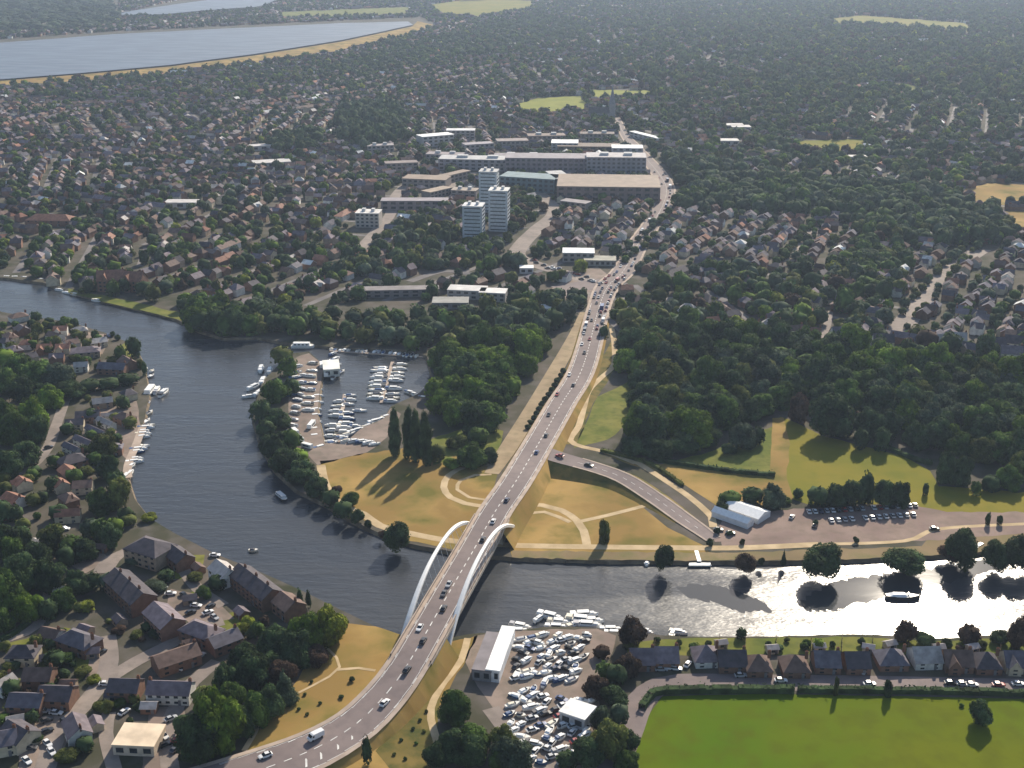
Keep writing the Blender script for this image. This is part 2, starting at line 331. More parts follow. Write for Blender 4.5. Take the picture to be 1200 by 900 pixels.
# roads
MAIN = [(180,945,3,25),(290,908,3,22),(368,878,3.5,19.5),(418,848,4.5,17),(453,813,6,15.5),(475,783,7.5,14.6),(494,751,9,14.5),(526,695,9.6,14.5),(556,643,9.6,14.5),(580,600,9.2,14.5),(604,565,8.4,14.8),(631,520,6.6,15.2),(657,475,4.8,15.5),(683,430,3.2,15.5),(702,360,2.2,15.5),(713,335,1.8,18),(731,317,1.6,18),(750,282,1.6,17),(763,264,1.6,17),(776,242,1.6,17),(781,221,1.6,17),(771,202,1.6,17),(757,186,1.6,16),(742,170,1.6,15),(732,158,1.6,11),(722,138,1.6,10)]
MS = ribbon('main_road', MAIN, M['asphalt'], .10)
MP = [proj(s[0], s[1], s[2]) for s in MS]
def mi_at(py): return min(range(len(MS)), key=lambda i: abs(MP[i][1]-py))
iN = mi_at(752); iB0 = mi_at(748); iB1 = mi_at(622); iE = mi_at(372)
SIDE = [(640,531,6.8,12),(662,538,6.0,11.5),(694,547,5,10.5),(730,560,4,10),(768,584,2.8,9.5),(803,609,1.7,9),(822,622,1.6,8),(836,632,1.6,7)]
SS = ribbon('side_road', SIDE, M['asphalt'], .085)
def slopes(S, i0, i1, name, mat, k=.5, sides=(1,-1), base=1.2):
    for sd_ in sides:
        mb = MB(); A = []; B = []
        S2 = S[i0:i1]
        for i, s in enumerate(S2):
            a = S2[max(i-1,0)]; b = S2[min(i+1,len(S2)-1)]; d = (b-a)[:2]; d = d/(np.linalg.norm(d)+1e-9); n = np.array((-d[1], d[0]))*sd_
            h = max(s[2]-GZ, .05)
            A.append((*(s[:2]+n*(s[3]/2-.02)), s[2]+.02)); B.append((*(s[:2]+n*(s[3]/2+base+h*k)), GZ-.1))
        for i in range(len(A)-1):
            q = (A[i],A[i+1],B[i+1],B[i]); mb.quad(*(q if sd_ < 0 else q[::-1]))
        struct(mb.build(name, mat))
slopes(MS, 0, iN+2, 'road_embankment', M['drygrass'])
slopes(MS, iB1, iE, 'road_embankment', M['drygrass'])
ijs = mi_at(535)
slopes(SS, 0, len(SS)-3, 'road_embankment', M['scrubgrass'], 1.6)
# footways, kerbs, markings
for sgn in (1, -1):
    o = offset_line(MS, sgn*.93, 1.7, 'footway', M['footway'], .22, 0, len(MS)); struct(o)
    o = offset_line(SS, sgn*.95, 1.0, 'footway', M['footway'], .2, 3, 60); struct(o)
def markings():
    mb = MB()
    def dash(S, i, off, wd, frac=1.0):
        s = S[i]; t = S[i+1]; d = (t-s)[:2]; L_ = np.linalg.norm(d); d = d/(L_+1e-9); n = np.array((-d[1], d[0]))
        a = s[:2]+n*off; b = a+d*L_*frac; z0 = s[2]+.13; z1 = s[2]+(t[2]-s[2])*frac+.13
        mb.quad((*(a-n*wd/2), z0), (*(b-n*wd/2), z1), (*(b+n*wd/2), z1), (*(a+n*wd/2), z0))
    for i in range(4, len(MS)-2):
        dash(MS, i, 0, .35, .5)
        if i < iE+6:
            for q in (-.5, .5):
                if i % 2 == 0: dash(MS, i, q*MS[i][3]*.78, .22, .5)
            for q in (-1, 1): dash(MS, i, q*(MS[i][3]/2-2.0), .18)
    for i in range(3, len(SS)-2): dash(SS, i, 0, .2, .5)
    # hatched zebra wedge before the near junction
    ia, ib = mi_at(884), mi_at(846)
    for i in range(ia, ib):
        s = MS[i]; t = MS[i+1]; d = (t-s)[:2]; d /= np.linalg.norm(d); n = np.array((-d[1], d[0]))
        for k in (0, .5):
            c = s[:2]+(t-s)[:2]*k; wdt = 1.5+2.2*(ib-i)/(ib-ia); z = s[2]+.14
            a = c+n*(-2.6-wdt)-d*.9; b = c+n*(-2.6)+d*.9
            mb.quad((*(a-d*.35), z), (*(b-d*.35), z), (*(b+d*.35), z), (*(a+d*.35), z))
    for i in range(ia+2, ib-2, 3):          # row of lane arrows
        s = MS[i]; t = MS[i+1]; d = (t-s)[:2]; d /= np.linalg.norm(d); n = np.array((-d[1], d[0]))
        for off in (1.8, 4.6):
            c = s[:2]+n*off; z = s[2]+.14
            mb.quad((*(c-d*2-n*.15), z), (*(c-d*2+n*.15), z), (*(c+d*.4+n*.15), z), (*(c+d*.4-n*.15), z))
            mb.poly([(*(c+d*.4-n*.6), z), (*(c+d*1.9), z), (*(c+d*.4+n*.6), z)][::-1])
    return struct(mb.build('road_markings', M['white']))
markings()
OLD = ribbon('old_road', [(576,555,1.6,7),(595,526,1.6,9),(620,486,1.6,9),(648,439,1.6,9),(672,396,1.6,8),(686,366,1.6,7)], M['oldroad'], .05)
LANES = [
 ([(700,920),(724,885),(738,852),(750,822),(772,804),(800,799),(900,800),(1000,801),(1200,805),(1320,806)], 9.5, 'riverside_lane', 'asphalt'),
 ([(700,905),(640,900),(610,880),(590,850),(575,830)], 6, 'yard_track', 'lane'),
 ([(125,745),(128,775),(120,798),(95,830),(66,862),(52,905)], 6.5, 'lane', 'lane'),
 ([(135,905),(124,860),(128,835)], 4.5, 'lane', 'lane'),
 ([(200,905),(196,860),(205,832),(225,800),(255,775)], 5.5, 'lane', 'lane'),
 ([(0,752),(30,742),(52,722),(58,690)], 4.5, 'lane', 'lane'),
 ([(120,800),(160,775),(205,752),(230,735),(262,728)], 6, 'lane', 'lane'),
 ([(215,668),(232,690),(262,710)], 5, 'lane', 'lane'),
 ([(76,470),(66,498),(54,528),(30,552),(0,560)], 5.5, 'lane', 'lane'),
 ([(76,470),(100,458),(130,453),(150,449)], 4.5, 'lane', 'lane'),
 ([(160,655),(150,645),(130,656),(120,672)], 8, 'lane', 'lane'),
 ([(700,332),(661,320),(628,310),(606,300),(612,286),(630,268),(650,250),(642,236),(629,226),(600,215),(560,208)], 14, 'town_road', 'lane'),
 ([(655,340),(690,334),(722,330)], 22, 'town_road', 'asphalt'),
 ([(662,346),(690,345),(706,352)], 9, 'town_road', 'lane'),
 ([(418,296),(440,272),(457,252),(462,232),(480,215),(520,205)], 10, 'town_road', 'lane'),
 ([(500,240),(525,222),(545,207),(556,202)], 10, 'town_road', 'lane'),
 ([(1052,392),(1072,362),(1092,336),(1115,315),(1150,292)], 15, 'town_road', 'lane'),
 ([(920,306),(935,288),(955,268)], 13, 'town_road', 'lane'),
 ([(716,350),(760,352),(800,350),(900,352)], 8, 'town_road', 'street'),
 ([(955,405),(968,385),(972,365)], 5, 'town_road', 'lane'),
 ([(880,395),(930,390),(955,392)], 5, 'town_road', 'lane'),
 ([(600,320),(560,322),(520,318),(480,330)], 7, 'town_road', 'street'),
]
for i, (pts, w_, nm, mt) in enumerate(LANES):
    ribbon(nm, [(x, y, GZ, w_) for x, y in pts], M[mt], .075+.004*i)
PATHS = [
 ([(376,545),(382,570),(400,592),(425,602),(445,616),(480,625),(530,634),(600,639),(700,641),(800,642),(870,642),(960,638)], 4.2, 'towpath'),
 ([(960,638),(1060,634),(1100,620),(1200,614),(1300,610)], 2.4, 'towpath'),
 ([(717,385),(720,405),(719,428),(704,443),(690,458),(684,478),(678,500),(668,516),(684,524),(712,530),(745,543)], 3.4, 'footpath'),
 ([(745,541),(778,562),(810,584),(834,606),(836,618)], 3.4, 'footpath'),
 ([(586,546),(568,544),(545,547),(526,557),(520,571),(528,583),(545,590),(572,594)], 3.2, 'footpath'),
 ([(608,591),(635,592),(658,598),(676,610),(684,622),(688,640)], 3.6, 'footpath'),
 ([(612,602),(638,600),(655,606),(668,612)], 2.4, 'footpath'),
 ([(676,612),(712,604),(755,593)], 2.6, 'footpath'),
 ([(836,632),(870,630),(920,625),(1000,620),(1100,612),(1300,607)], 5, 'gravel_track'),
 ([(576,556),(556,557),(540,563),(536,574),(550,583),(570,586)], 1.8, 'footpath'),
 ([(395,785),(420,783),(440,786)], 1.4, 'footpath'),
 ([(548,748),(540,775),(520,800),(505,830),(508,855),(516,880)], 2.5, 'footpath'),
 ([(286,880),(298,860),(304,845)], 1.8, 'footpath'),
 ([(375,752),(398,782),(350,812)], 1.0, 'footpath'),
]
for i, (pts, w_, nm) in enumerate(PATHS):
    ribbon(nm, [(x, y, GZ, w_) for x, y in pts], M['gravelpath' if nm != 'gravel_track' else 'gravel'], .062+.003*i, reg=(i != 1))
# ============================================================ ARCH BRIDGE
def bridge():
    b = empty('arch_bridge', P(526, 695, 0)); loc = b.location
    tag(b, 'modern road bridge with two white steel arches spanning the river', 'bridge')
    S = MS[iB0-2:iB1+3]
    def edge(s, i, off):
        a = S[max(i-1,0)]; c = S[min(i+1,len(S)-1)]; d = (c-a)[:2]; d /= np.linalg.norm(d); n = np.array((-d[1], d[0])); return s[:2]+n*off
    mb = MB()
    for i in range(len(S)-1):
        s, t = S[i], S[i+1]; hw = s[3]/2+.5
        l0, r0, l1, r1 = edge(s,i,hw), edge(s,i,-hw), edge(t,i+1,hw), edge(t,i+1,-hw)
        z0, z1 = s[2]+.04, t[2]+.04; th = 1.3
        L = lambda p, z: (p[0]-loc.x, p[1]-loc.y, z)
        mb.quad(L(r0,z0), L(r1,z1), L(l1,z1), L(l0,z0)); mb.quad(L(l0,z0-th), L(l1,z1-th), L(r1,z1-th), L(r0,z0-th))
        mb.quad(L(l0,z0), L(l1,z1), L(l1,z1-th), L(l0,z0-th)); mb.quad(L(r1,z1), L(r0,z0), L(r0,z0-th), L(r1,z1-th))
    mb.build('deck', M['concrete'], b)
    for sg in (1, -1):
        mb = MB(); hw = S[0][3]/2+.2
        for i in range(len(S)-1):
            s, t = S[i], S[i+1]; a = edge(s,i,sg*hw); c = edge(t,i+1,sg*hw); ai = edge(s,i,sg*(hw-.35)); ci = edge(t,i+1,sg*(hw-.35))
            L = lambda p, z: (p[0]-loc.x, p[1]-loc.y, z)
            for (p, q) in ((a, c), (ai, ci)): mb.quad(L(p,s[2]+.05), L(q,t[2]+.05), L(q,t[2]+1.2), L(p,s[2]+1.2))
            mb.quad(L(a,s[2]+1.2), L(c,t[2]+1.2), L(ci,t[2]+1.2), L(ai,s[2]+1.2))
        mb.build('parapet', M['footway'], b)
    ends = [(P(467,768,1.0), P(557,617,1.0)), (P(521,772,1.0), P(605,620,1.0))]
    for (A, B) in ends:
        n = 40; mb = MB(); pts = []
        for i in range(n+1):
            t = i/n; p = A.lerp(B, t); u = abs(2*t-1)
            p.z = 1.0+17.0*(1-u**2.2); pts.append(p)
        side = Vector((B.y-A.y, -(B.x-A.x), 0)).normalized()
        rings = []
        for i, p in enumerate(pts):
            d = (pts[min(i+1,n)]-pts[max(i-1,0)]).normalized(); up = side.cross(d).normalized(); up = up if up.z > 0 else -up
            t = i/n; wd = .62+.4*abs(2*t-1); hg = .48+.38*abs(2*t-1)
            rings.append([p-b.location+side*wd*a+up*hg*c for a, c in ((-1,-.7),(-.6,-1),(.6,-1),(1,-.7),(1,.7),(.6,1),(-.6,1),(-1,.7))])
        for i in range(n):
            for k in range(8): mb.quad(rings[i][k], rings[i][(k+1)%8], rings[i+1][(k+1)%8], rings[i+1][k])
        mb.poly(rings[0]); mb.poly(rings[-1][::-1])
        o = mb.build('arch', M['steel'], b)
        for k in range(6, n-5, 2):
            p = pts[k]; 
            dz = 9.3
            if p.z < dz+1.5: continue
            mh = MB(); j = min(range(len(S)), key=lambda q: (S[q][0]-p.x)**2+(S[q][1]-p.y)**2)
            sg = 1 if (edge(S[j], j, 5)-np.array((p.x, p.y))).dot(edge(S[j], j, 5)-np.array((p.x, p.y))) < (edge(S[j], j, -5)-np.array((p.x, p.y))).dot(edge(S[j], j, -5)-np.array((p.x, p.y))) else -1
            e = edge(S[j], j, sg*(S[j][3]/2+.3))
            mh.tube(p-b.location, Vector((e[0], e[1], S[j][2]-.3))-b.location, .07, n=5); mh.build('hanger', M['steel'], b)
    for q, (i, zt) in enumerate(((1, 0), (len(S)-2, 0))):
        s = S[i]; t = S[i+1] if i+1 < len(S) else S[i]; ang = math.atan2((S[i+1]-S[i-1])[1], (S[i+1]-S[i-1])[0])
        mb = MB(); mb.box(s[0]-loc.x, s[1]-loc.y, -1, 5, s[3]-1, s[2]-.3, ang); mb.build('abutment', M['concrete'], b)
bridge()
# ============================================================ LABELS
ORD = ['leftmost','second','third','fourth','fifth','sixth','seventh','eighth','ninth','tenth','eleventh','twelfth','thirteenth','fourteenth','fifteenth','sixteenth','seventeenth','eighteenth','nineteenth','twentieth']
MARKS = [(178,645,'the big hip-roofed riverside block'),(160,700,'the long dark-roofed terrace'),(303,690,'the long grey-roofed waterside terrace'),(163,866,'the cream flat roof'),
 (45,637,'the small white roof'),(105,508,'the four parallel narrow roofs'),(184,458,'the big white moored boats'),(72,500,'the pinkish lane'),
 (150,545,'the boats moored under the left bank'),(110,425,'the roofs on the river point'),(20,400,'the roofs at the left frame edge'),(30,470,'the left wood'),(35,560,'the reddish left roofs'),
 (15,680,'the small green garden at far left'),(10,870,'the bottom left corner'),(120,780,'the forked lane'),(225,860,'the big tree by the hatched road'),
 (310,445,'the boats moored off the peninsula'),(360,470,'the marina quay'),(300,520,'the peninsula bank'),(370,590,'the peninsula foot'),(450,450,'the marina pontoons'),(430,410,'the top marina moorings'),
 (482,515,'the tall poplars'),(545,565,'the looped footpath'),(545,510,'the poplar-side scrub'),(560,455,'the broad green crowns by the marina'),(620,400,'the upper end of the old road'),
 (870,600,'the white marquee'),(1010,605,'the riverside car park'),(652,535,'the T-junction'),(720,460,'the winding pale footpath'),(700,500,'the green clearing'),(800,520,'the edge of the clearing wood'),
 (705,335,'the busy crossroads'),(678,298,'the white-roofed hall'),(570,260,'the three tower blocks'),(545,345,'the flat-roofed school'),(470,370,'the back of the marina'),
 (1110,320,'the straight right-hand street'),(985,393,'the white-gabled villa'),(990,540,'the open meadow'),(915,500,'the brown meadow strip'),(1100,560,'the meadow hedge end'),(1170,530,'the right meadow edge'),(1050,460,'the deep middle wood'),(860,450,'the left part of the big wood'),(950,440,'the middle of the big wood'),(1150,470,'the right part of the big wood'),(790,410,'the wood top by the main road'),
 (570,660,'the arch bridge'),(583,765,'the long white boatyard shed'),(677,835,'the white yard hut'),(745,835,'the bend in the riverside lane'),(540,830,'the boatyard gate path'),(640,870,'the bottom of the boatyard'),
 (800,760,'the left riverside gardens'),(930,760,'the middle riverside gardens'),(1060,755,'the right riverside gardens'),(1180,745,'the gardens at the right edge'),(1170,670,'the brightest glare'),(900,665,'the lee under the far bank'),
 (817,652,'the white landing stage'),(245,378,'the river bend'),(100,335,'the upper reach'),(190,340,'the gardens above the river'),(340,350,'the trees above the bend'),(300,390,'the marina mouth'),
 (330,740,'the grassy bank below the waterside terrace'),(385,715,'the bright willow by the bridge grass'),(280,800,'the dry grass slope'),(230,760,'the inner courtyard'),(1148,828,'the playing field'),(830,805,'the field hedge'),
 (930,300,'the short pale street'),(1000,290,'the dark belt of trees'),(830,340,'the roofs right of the main road'),(880,390,'the villas above the wood'),(1130,400,'the white-walled villas'),(420,330,'the leafy streets behind the marina'),(60,300,'the red-roofed mansions')]
def nearest_mark(px, py, k=0):
    return sorted(MARKS, key=lambda m: (m[0]-px)**2+((m[1]-py)*1.5)**2)[k]
def relation(px, py, m):
    dx = px-m[0]; dy = (py-m[1])*1.4; d = math.hypot(dx, dy)
    if d < 9: return 'right by'
    far = '' if d < 40 else 'well '
    if abs(dx) > abs(dy): return far+('left of' if dx < 0 else 'right of')
    return far+('behind' if dy < 0 else 'before')
def auto_label(look, px, py):
    m = nearest_mark(px, py); l = f'{look} {relation(px, py, m)} {m[2]}'
    for w_ in (' well', 'medium ', 'small ', 'large ', ' tree'):
        if len(l.split()) > 12: l = l.replace(w_, '', 1)
    return l
def finalize_labels():
    byl = {}
    for o in ROOTS: byl.setdefault(o['label'], []).append(o)
    for l, os_ in byl.items():
        if len(os_) == 1: continue
        info = []
        for o in os_:
            px, py, s = proj(*o.location) if o.location.length > 0 else (600, 450, 1)
            info.append((px, py, o))
        xs = [i[0] for i in info]; ys = [i[1] for i in info]
        horiz = (max(xs)-min(xs)) >= (max(ys)-min(ys))*.8
        info.sort(key=lambda t: t[0] if horiz else -t[1]); n = len(info)
        for k, (px, py, o) in enumerate(info):
            if horiz:
                if n == 2: w_ = ('left of two', 'right of two')[k]
                elif k == 0: w_ = 'leftmost'
                elif k == n-1: w_ = 'rightmost'
                else: w_ = ORD[k]+' from left' if k < 20 else (ORD[n-1-k]+' from right' if n-1-k < 20 else f'among the middle ones')
            else:
                if n == 2: w_ = ('nearer of two', 'farther of two')[k]
                elif k == 0: w_ = 'nearest'
                elif k == n-1: w_ = 'farthest'
                else: w_ = ORD[k]+' from front' if k < 20 else (ORD[n-1-k]+' from back' if n-1-k < 20 else 'among the middle ones')
            o['label'] = f'{l}, {w_}'
    mx = max(len(o['label'].split()) for o in ROOTS); 
    for o in ROOTS:
        if len(o['label'].split()) > 16: print('LONG', o['label'])
    c = {}
    for o in ROOTS: c[o['label']] = c.get(o['label'], 0)+1
    print('roots', len(ROOTS), 'max words', mx, 'dups', [(k, v) for k, v in c.items() if v > 1][:10])
# ============================================================ TREES
def ico(sub):
    bm = bmesh.new(); bmesh.ops.create_icosphere(bm, subdivisions=sub, radius=1)
    V = np.array([v.co[:] for v in bm.verts]); T = np.array([[v.index for v in f.verts] for f in bm.faces]); bm.free(); return V, T
ICO1, ICO2, ICO3 = ico(1), ico(2), ico(3)
def crown_arrays(kind, nleaf, seed, leaf=.06, core_sub=2):
    """unit crown: footprint diameter 1, height 1, standing on z=0"""
    r = np.random.default_rng(seed)
    if kind == 'round': L = [(0,0,.55,.34,.30)]+[(.24*math.cos(a)*r.uniform(.7,1.15), .24*math.sin(a)*r.uniform(.7,1.15), r.uniform(.36,.76), r.uniform(.17,.26), r.uniform(.14,.22)) for a in np.linspace(0,6.28,9)]+[(r.uniform(-.14,.14), r.uniform(-.14,.14), r.uniform(.74,.82), .17, .16) for _ in range(3)]
    elif kind == 'broad': L = [(0,0,.50,.32,.28)]+[(.31*math.cos(a)*r.uniform(.6,1.1), .31*math.sin(a)*r.uniform(.6,1.1), r.uniform(.34,.70), r.uniform(.13,.24), r.uniform(.12,.20)) for a in np.linspace(0,6.28,13)]+[(r.uniform(-.2,.2), r.uniform(-.2,.2), r.uniform(.7,.84), .14, .13) for _ in range(4)]
    elif kind == 'oval': L = [(0,0,.52,.30,.40)]+[(.20*math.cos(a)*r.uniform(.6,1.1), .20*math.sin(a)*r.uniform(.6,1.1), z, .20, .18) for a, z in zip(np.linspace(0,14,10), np.linspace(.26,.86,10))]
    elif kind == 'poplar': L = [(r.uniform(-.08,.08), r.uniform(-.08,.08), z, .40*(1-abs(z-.42)**1.6*1.4), .15) for z in np.linspace(.12,.93,9)]
    elif kind == 'cone': L = [(r.uniform(-.04,.04), r.uniform(-.04,.04), z, .46*(1.02-z), .11) for z in np.linspace(.12,.94,9)]
    else: L = [(.25*math.cos(a)*r.uniform(.3,1.1), .25*math.sin(a)*r.uniform(.3,1.1), r.uniform(.25,.62), r.uniform(.2,.3), r.uniform(.22,.34)) for a in np.linspace(0,6.28,7)]   # bush
    L = np.array(L); tone = r.uniform(.72, 1.28, len(L))
    wts = L[:,3]**2; idx = r.choice(len(L), nleaf*2, p=wts/wts.sum())
    d = r.normal(size=(nleaf*2,3)); d /= np.linalg.norm(d, axis=1)[:,None]
    rad = 1+r.normal(size=nleaf*2)*.07
    pos = L[idx,:3]+d*L[idx][:, [3,3,4]]*rad[:,None]
    inside = np.zeros(len(pos), bool)
    for k, l in enumerate(L):
        q = ((pos-l[:3])/l[[3,3,4]]); inside |= ((q**2).sum(1) < .72) & (idx != k)
    keep = np.where(~inside)[0][:nleaf]; pos = pos[keep]; d = d[keep]; idx = idx[keep]; n = len(pos)
    # leaf-spray triangles
    nr = d+r.normal(size=(n,3))*.45; nr[:,2] += .25; nr /= np.linalg.norm(nr, axis=1)[:,None]
    t = np.cross(nr, r.normal(size=(n,3))); t /= np.linalg.norm(t, axis=1)[:,None]; b = np.cross(nr, t)
    sz = leaf*r.uniform(.6,1.5,n)[:,None]
    sz = sz*1.0
    V = np.concatenate([pos+t*sz, pos-t*sz*.6+b*sz*.9, pos-t*sz*.6-b*sz*.9]).reshape(3,n,3).transpose(1,0,2).reshape(-1,3)
    T = np.arange(n*3).reshape(n,3); C = tone[idx]*r.uniform(.75,1.25,n)
    Vs, Ts, Cs = [V], [T], [C]; off = len(V)
    iv, it = (ICO1, ICO2, ICO3)[core_sub-1] if core_sub else (None, None)
    if core_sub:
        for k, l in enumerate(L):
            vv = iv*(1+r.normal(size=(len(iv),1))*.06)*l[[3,3,4]]*.90+l[:3]; vv[:,2] = np.maximum(vv[:,2], .04)
            Vs.append(vv); Ts.append(it+off); Cs.append(np.full(len(it), tone[k]*.92)*r.uniform(.85,1.15,len(it))); off += len(vv)
    V = np.concatenate(Vs)
    if kind in ('round','broad','oval'): V[:,2] = np.maximum((V[:,2]-.23)/.77, .01)
    return V, np.concatenate(Ts), np.concatenate(Cs)
def mono(C): return np.repeat(np.asarray(C)[:,None], 3, 1)
KINDS = ['round','broad','oval','poplar','cone','bush']
HI = {}; MIDL = {}; LOW = {}
def prep_trees():
    for k in KINDS:
        HI[k] = [tri_mesh('crown_'+k, *(lambda a: (a[0], a[1], mono(a[2])))(crown_arrays(k, 2600, 100+s, .030, 1)), M['foliage']) for s in range(3)]
        MIDL[k] = [crown_arrays(k, 230, 200+s, .075, 0) for s in range(3)]
    for k in KINDS:
        LOW[k] = [crown_arrays(k, 60, 300+s, .12, 0) for s in range(4)]
    # solid cores for the light versions: one lumpy ball
    for dct, sub, amp in ((MIDL, 2, .10), (LOW, 1, .13)):
        iv, it = (ICO1, ICO2)[sub-1]
        for k in KINDS:
            for j, (V, T, C) in enumerate(dct[k]):
                r = np.random.default_rng(j+17)
                sc = {'poplar':(.36,.36,.44),'cone':(.30,.30,.40),'oval':(.40,.40,.43)}.get(k, (.44,.44,.36))
                vv = iv*(1+r.normal(size=(len(iv),1))*amp)*np.array(sc)+np.array((0,0,.52 if k != 'bush' else .42))
                if k == 'cone': vv[:,:2] *= (1.25-vv[:,2:3])
                dct[k][j] = (np.concatenate([V, vv]), np.concatenate([T, it+len(V)]), np.concatenate([C, r.uniform(.75,1.2,len(it))]))
prep_trees()
def trunk_mesh():
    mb = MB(); mb.tube((0,0,-.3),(0.01,0,.30),.030,.020,7); mb.tube((0.01,0,.30),(0,0.01,.62),.020,.010,6)
    for a in np.linspace(0,6.28,6)[:-1]: mb.tube((0.01,0,.26),(math.cos(a)*.2,math.sin(a)*.2,.52),.011,.005,5)
    return mb.mesh('trunk', M['bark'])
TRUNK = trunk_mesh()
TONES = {'dark green':(.046,.076,.030), 'mid green':(.064,.108,.024), 'bright green':(.105,.165,.022), 'olive green':(.095,.110,.030), 'yellow-green':(.19,.22,.028), 'copper-brown':(.072,.048,.034), 'grey-green':(.072,.100,.060)}
TREES = []     # dict(x,y,w,h,kind,tone,look?,near flag)
def add_tree(x, y, w_, h_, kind='round', tone='dark green', label=None, name=None, force=False):
    TREES.append(dict(x=x, y=y, w=w_, h=h_, kind=kind, tone=tone, label=label, name=name, force=force))
def tree_px(px, py, wpx, hpx, kind='round', tone='dark green', label=None, name=None):
    """crown seen wpx wide and hpx tall, foot at (px, py)"""
    p = P(px, py); s = proj(*p)[2]; el = math.atan2(H, p.y)
    w_ = wpx/s; h_ = max((hpx/s-w_*.55*math.sin(el))/math.cos(el), w_*.45 if kind != 'bush' else w_*.35)
    add_tree(p.x, p.y, w_, h_, kind, tone, label, name, True)
def size_word(w_, h_): 
    m = max(w_, h_); return 'small' if m < 8 else ('medium' if m < 13.5 else 'large')
def build_tree(t, i):
    w_, h_ = t['w'], t['h']; o = empty(t['name'] or {'poplar':'poplar_tree','cone':'conifer_tree','bush':'bush'}.get(t['kind'],'broadleaf_tree'), (t['x'], t['y'], GZ), random.uniform(0, 6.28), (w_, w_*random.uniform(.88,1.12) if t['kind'] != 'poplar' else w_, h_))
    c = link('crown', HI[t['kind']][i % 3], o); b = TONES[t['tone']]; k = random.uniform(.75,1.35); c.color = (b[0]*k, b[1]*k, b[2]*k, 1)
    if t['kind'] != 'bush': link('trunk', TRUNK, o)
    px, py, s = proj(t['x'], t['y'], GZ+h_*.5)
    form = {'round':'round tree','broad':'spreading tree','oval':'oval tree','poplar':'slim poplar','cone':'pointed conifer','bush':'bush'}[t['kind']]
    tag(o, t['label'] or auto_label(f"{size_word(w_, h_)} {t['tone']} {form}", px, py), 'bush' if t['kind'] == 'bush' and not t['name'] else 'tree', 'bushes' if t['kind'] == 'bush' and not t['name'] else 'trees')
    return o
def merge(items, name, mat, kind='stuff'):
    """items: (V,T,C3, x,y,z,rot,sx,sy,sz,col3)"""
    Vs=[];Ts=[];Cs=[];off=0
    for (V,T,C,x,y,z,rot,sx,sy,sz,col) in items:
        c, s_ = math.cos(rot), math.sin(rot); vx = V[:,0]*sx; vy = V[:,1]*sy
        Vs.append(np.stack([vx*c-vy*s_+x, vx*s_+vy*c+y, V[:,2]*sz+z],1).astype(np.float32)); Ts.append(T+off); off += len(V)
        Cs.append((C if C.ndim == 2 else C[:,None])*np.array(col)[None,:])
    return struct(link(name, tri_mesh(name, np.concatenate(Vs), np.concatenate(Ts), np.concatenate(Cs), mat)), kind)
# ============================================================ HOUSES
def house_local(kind, w_=10, d=8, eave=5.2, rise=3.0):
    """walls and roof polygons, ridge along x"""
    W = MB(); Rf = MB(); hw, hd = w_/2, d/2
    c = [(-hw,-hd),(hw,-hd),(hw,hd),(-hw,hd)]
    for i in range(4):
        a, b = c[i], c[(i+1)%4]; W.quad((*a,-.2),(*b,-.2),(*b,eave),(*a,eave))
    oh = .35; th = .14; z0 = eave-.25
    if kind == 'gable' or kind == 'cross':
        zr = eave+rise
        for sx in (-1,1): 
            t = [(sx*hw,-hd,eave),(sx*hw,hd,eave),(sx*hw,0,zr-.12)]; W.poly(t if sx > 0 else t[::-1])
        ex = hw+.3; ey = hd+oh
        for sy in (-1,1):
            q = [(-ex,sy*ey,z0),(ex,sy*ey,z0),(ex,0,zr),(-ex,0,zr)]; q2 = [(x,y,z+th) for x,y,z in q]
            Rf.poly(q2 if sy < 0 else q2[::-1]); Rf.quad(q[0],q[1],q2[1],q2[0])
            Rf.quad(q[1],q[2],q2[2],q2[1]); Rf.quad(q[3],q[0],q2[0],q2[3])
        if kind == 'cross':
            gw = 2.1; zf = eave+rise*.8
            W.poly([(-hw*.4-gw,-hd-1.2,-.2),(-hw*.4+gw,-hd-1.2,-.2),(-hw*.4+gw,-hd-1.2,eave),(-hw*.4,-hd-1.2,zf-.1),(-hw*.4-gw,-hd-1.2,eave)])
            for sx in (-1,1):
                x = -hw*.4+sx*gw; W.quad((x,-hd-1.2,-.2),(x,-hd,-.2),(x,-hd,eave),(x,-hd-1.2,eave))
                q = [(x+sx*.3,-hd-1.5,z0),(x+sx*.3,-.3,z0),(-hw*.4,-.3,zf+.05),(-hw*.4,-hd-1.5,zf+.05)]; Rf.poly(q if sx > 0 else q[::-1])
    elif kind == 'hip':
        zr = eave+rise; ex, ey = hw+oh, hd+oh; rx = max(hw-hd*.9, .3)
        A,B,C_,D = (-ex,-ey,z0),(ex,-ey,z0),(ex,ey,z0),(-ex,ey,z0); E,G = (-rx,0,zr),(rx,0,zr)
        for q in ([A,B,G,E],[B,C_,G],[C_,D,E,G],[D,A,E]): Rf.poly(q)
        for a,b in ((A,B),(B,C_),(C_,D),(D,A)): Rf.quad((*a[:2],z0-.15),(*b[:2],z0-.15),b,a)
    return W, Rf
def win(mb, x, y, z, w_, h_, axis, fr=None):
    """window: axis 'y-' etc = wall it sits on"""
    t = .05
    if axis[0] == 'y':
        s = -1 if axis[1] == '-' else 1; mb.box(x, y+s*t/2, z, w_, t, h_)
    else:
        s = -1 if axis[1] == '-' else 1; mb.box(x+s*t/2, y, z, t, w_, h_)
PROTO = {}
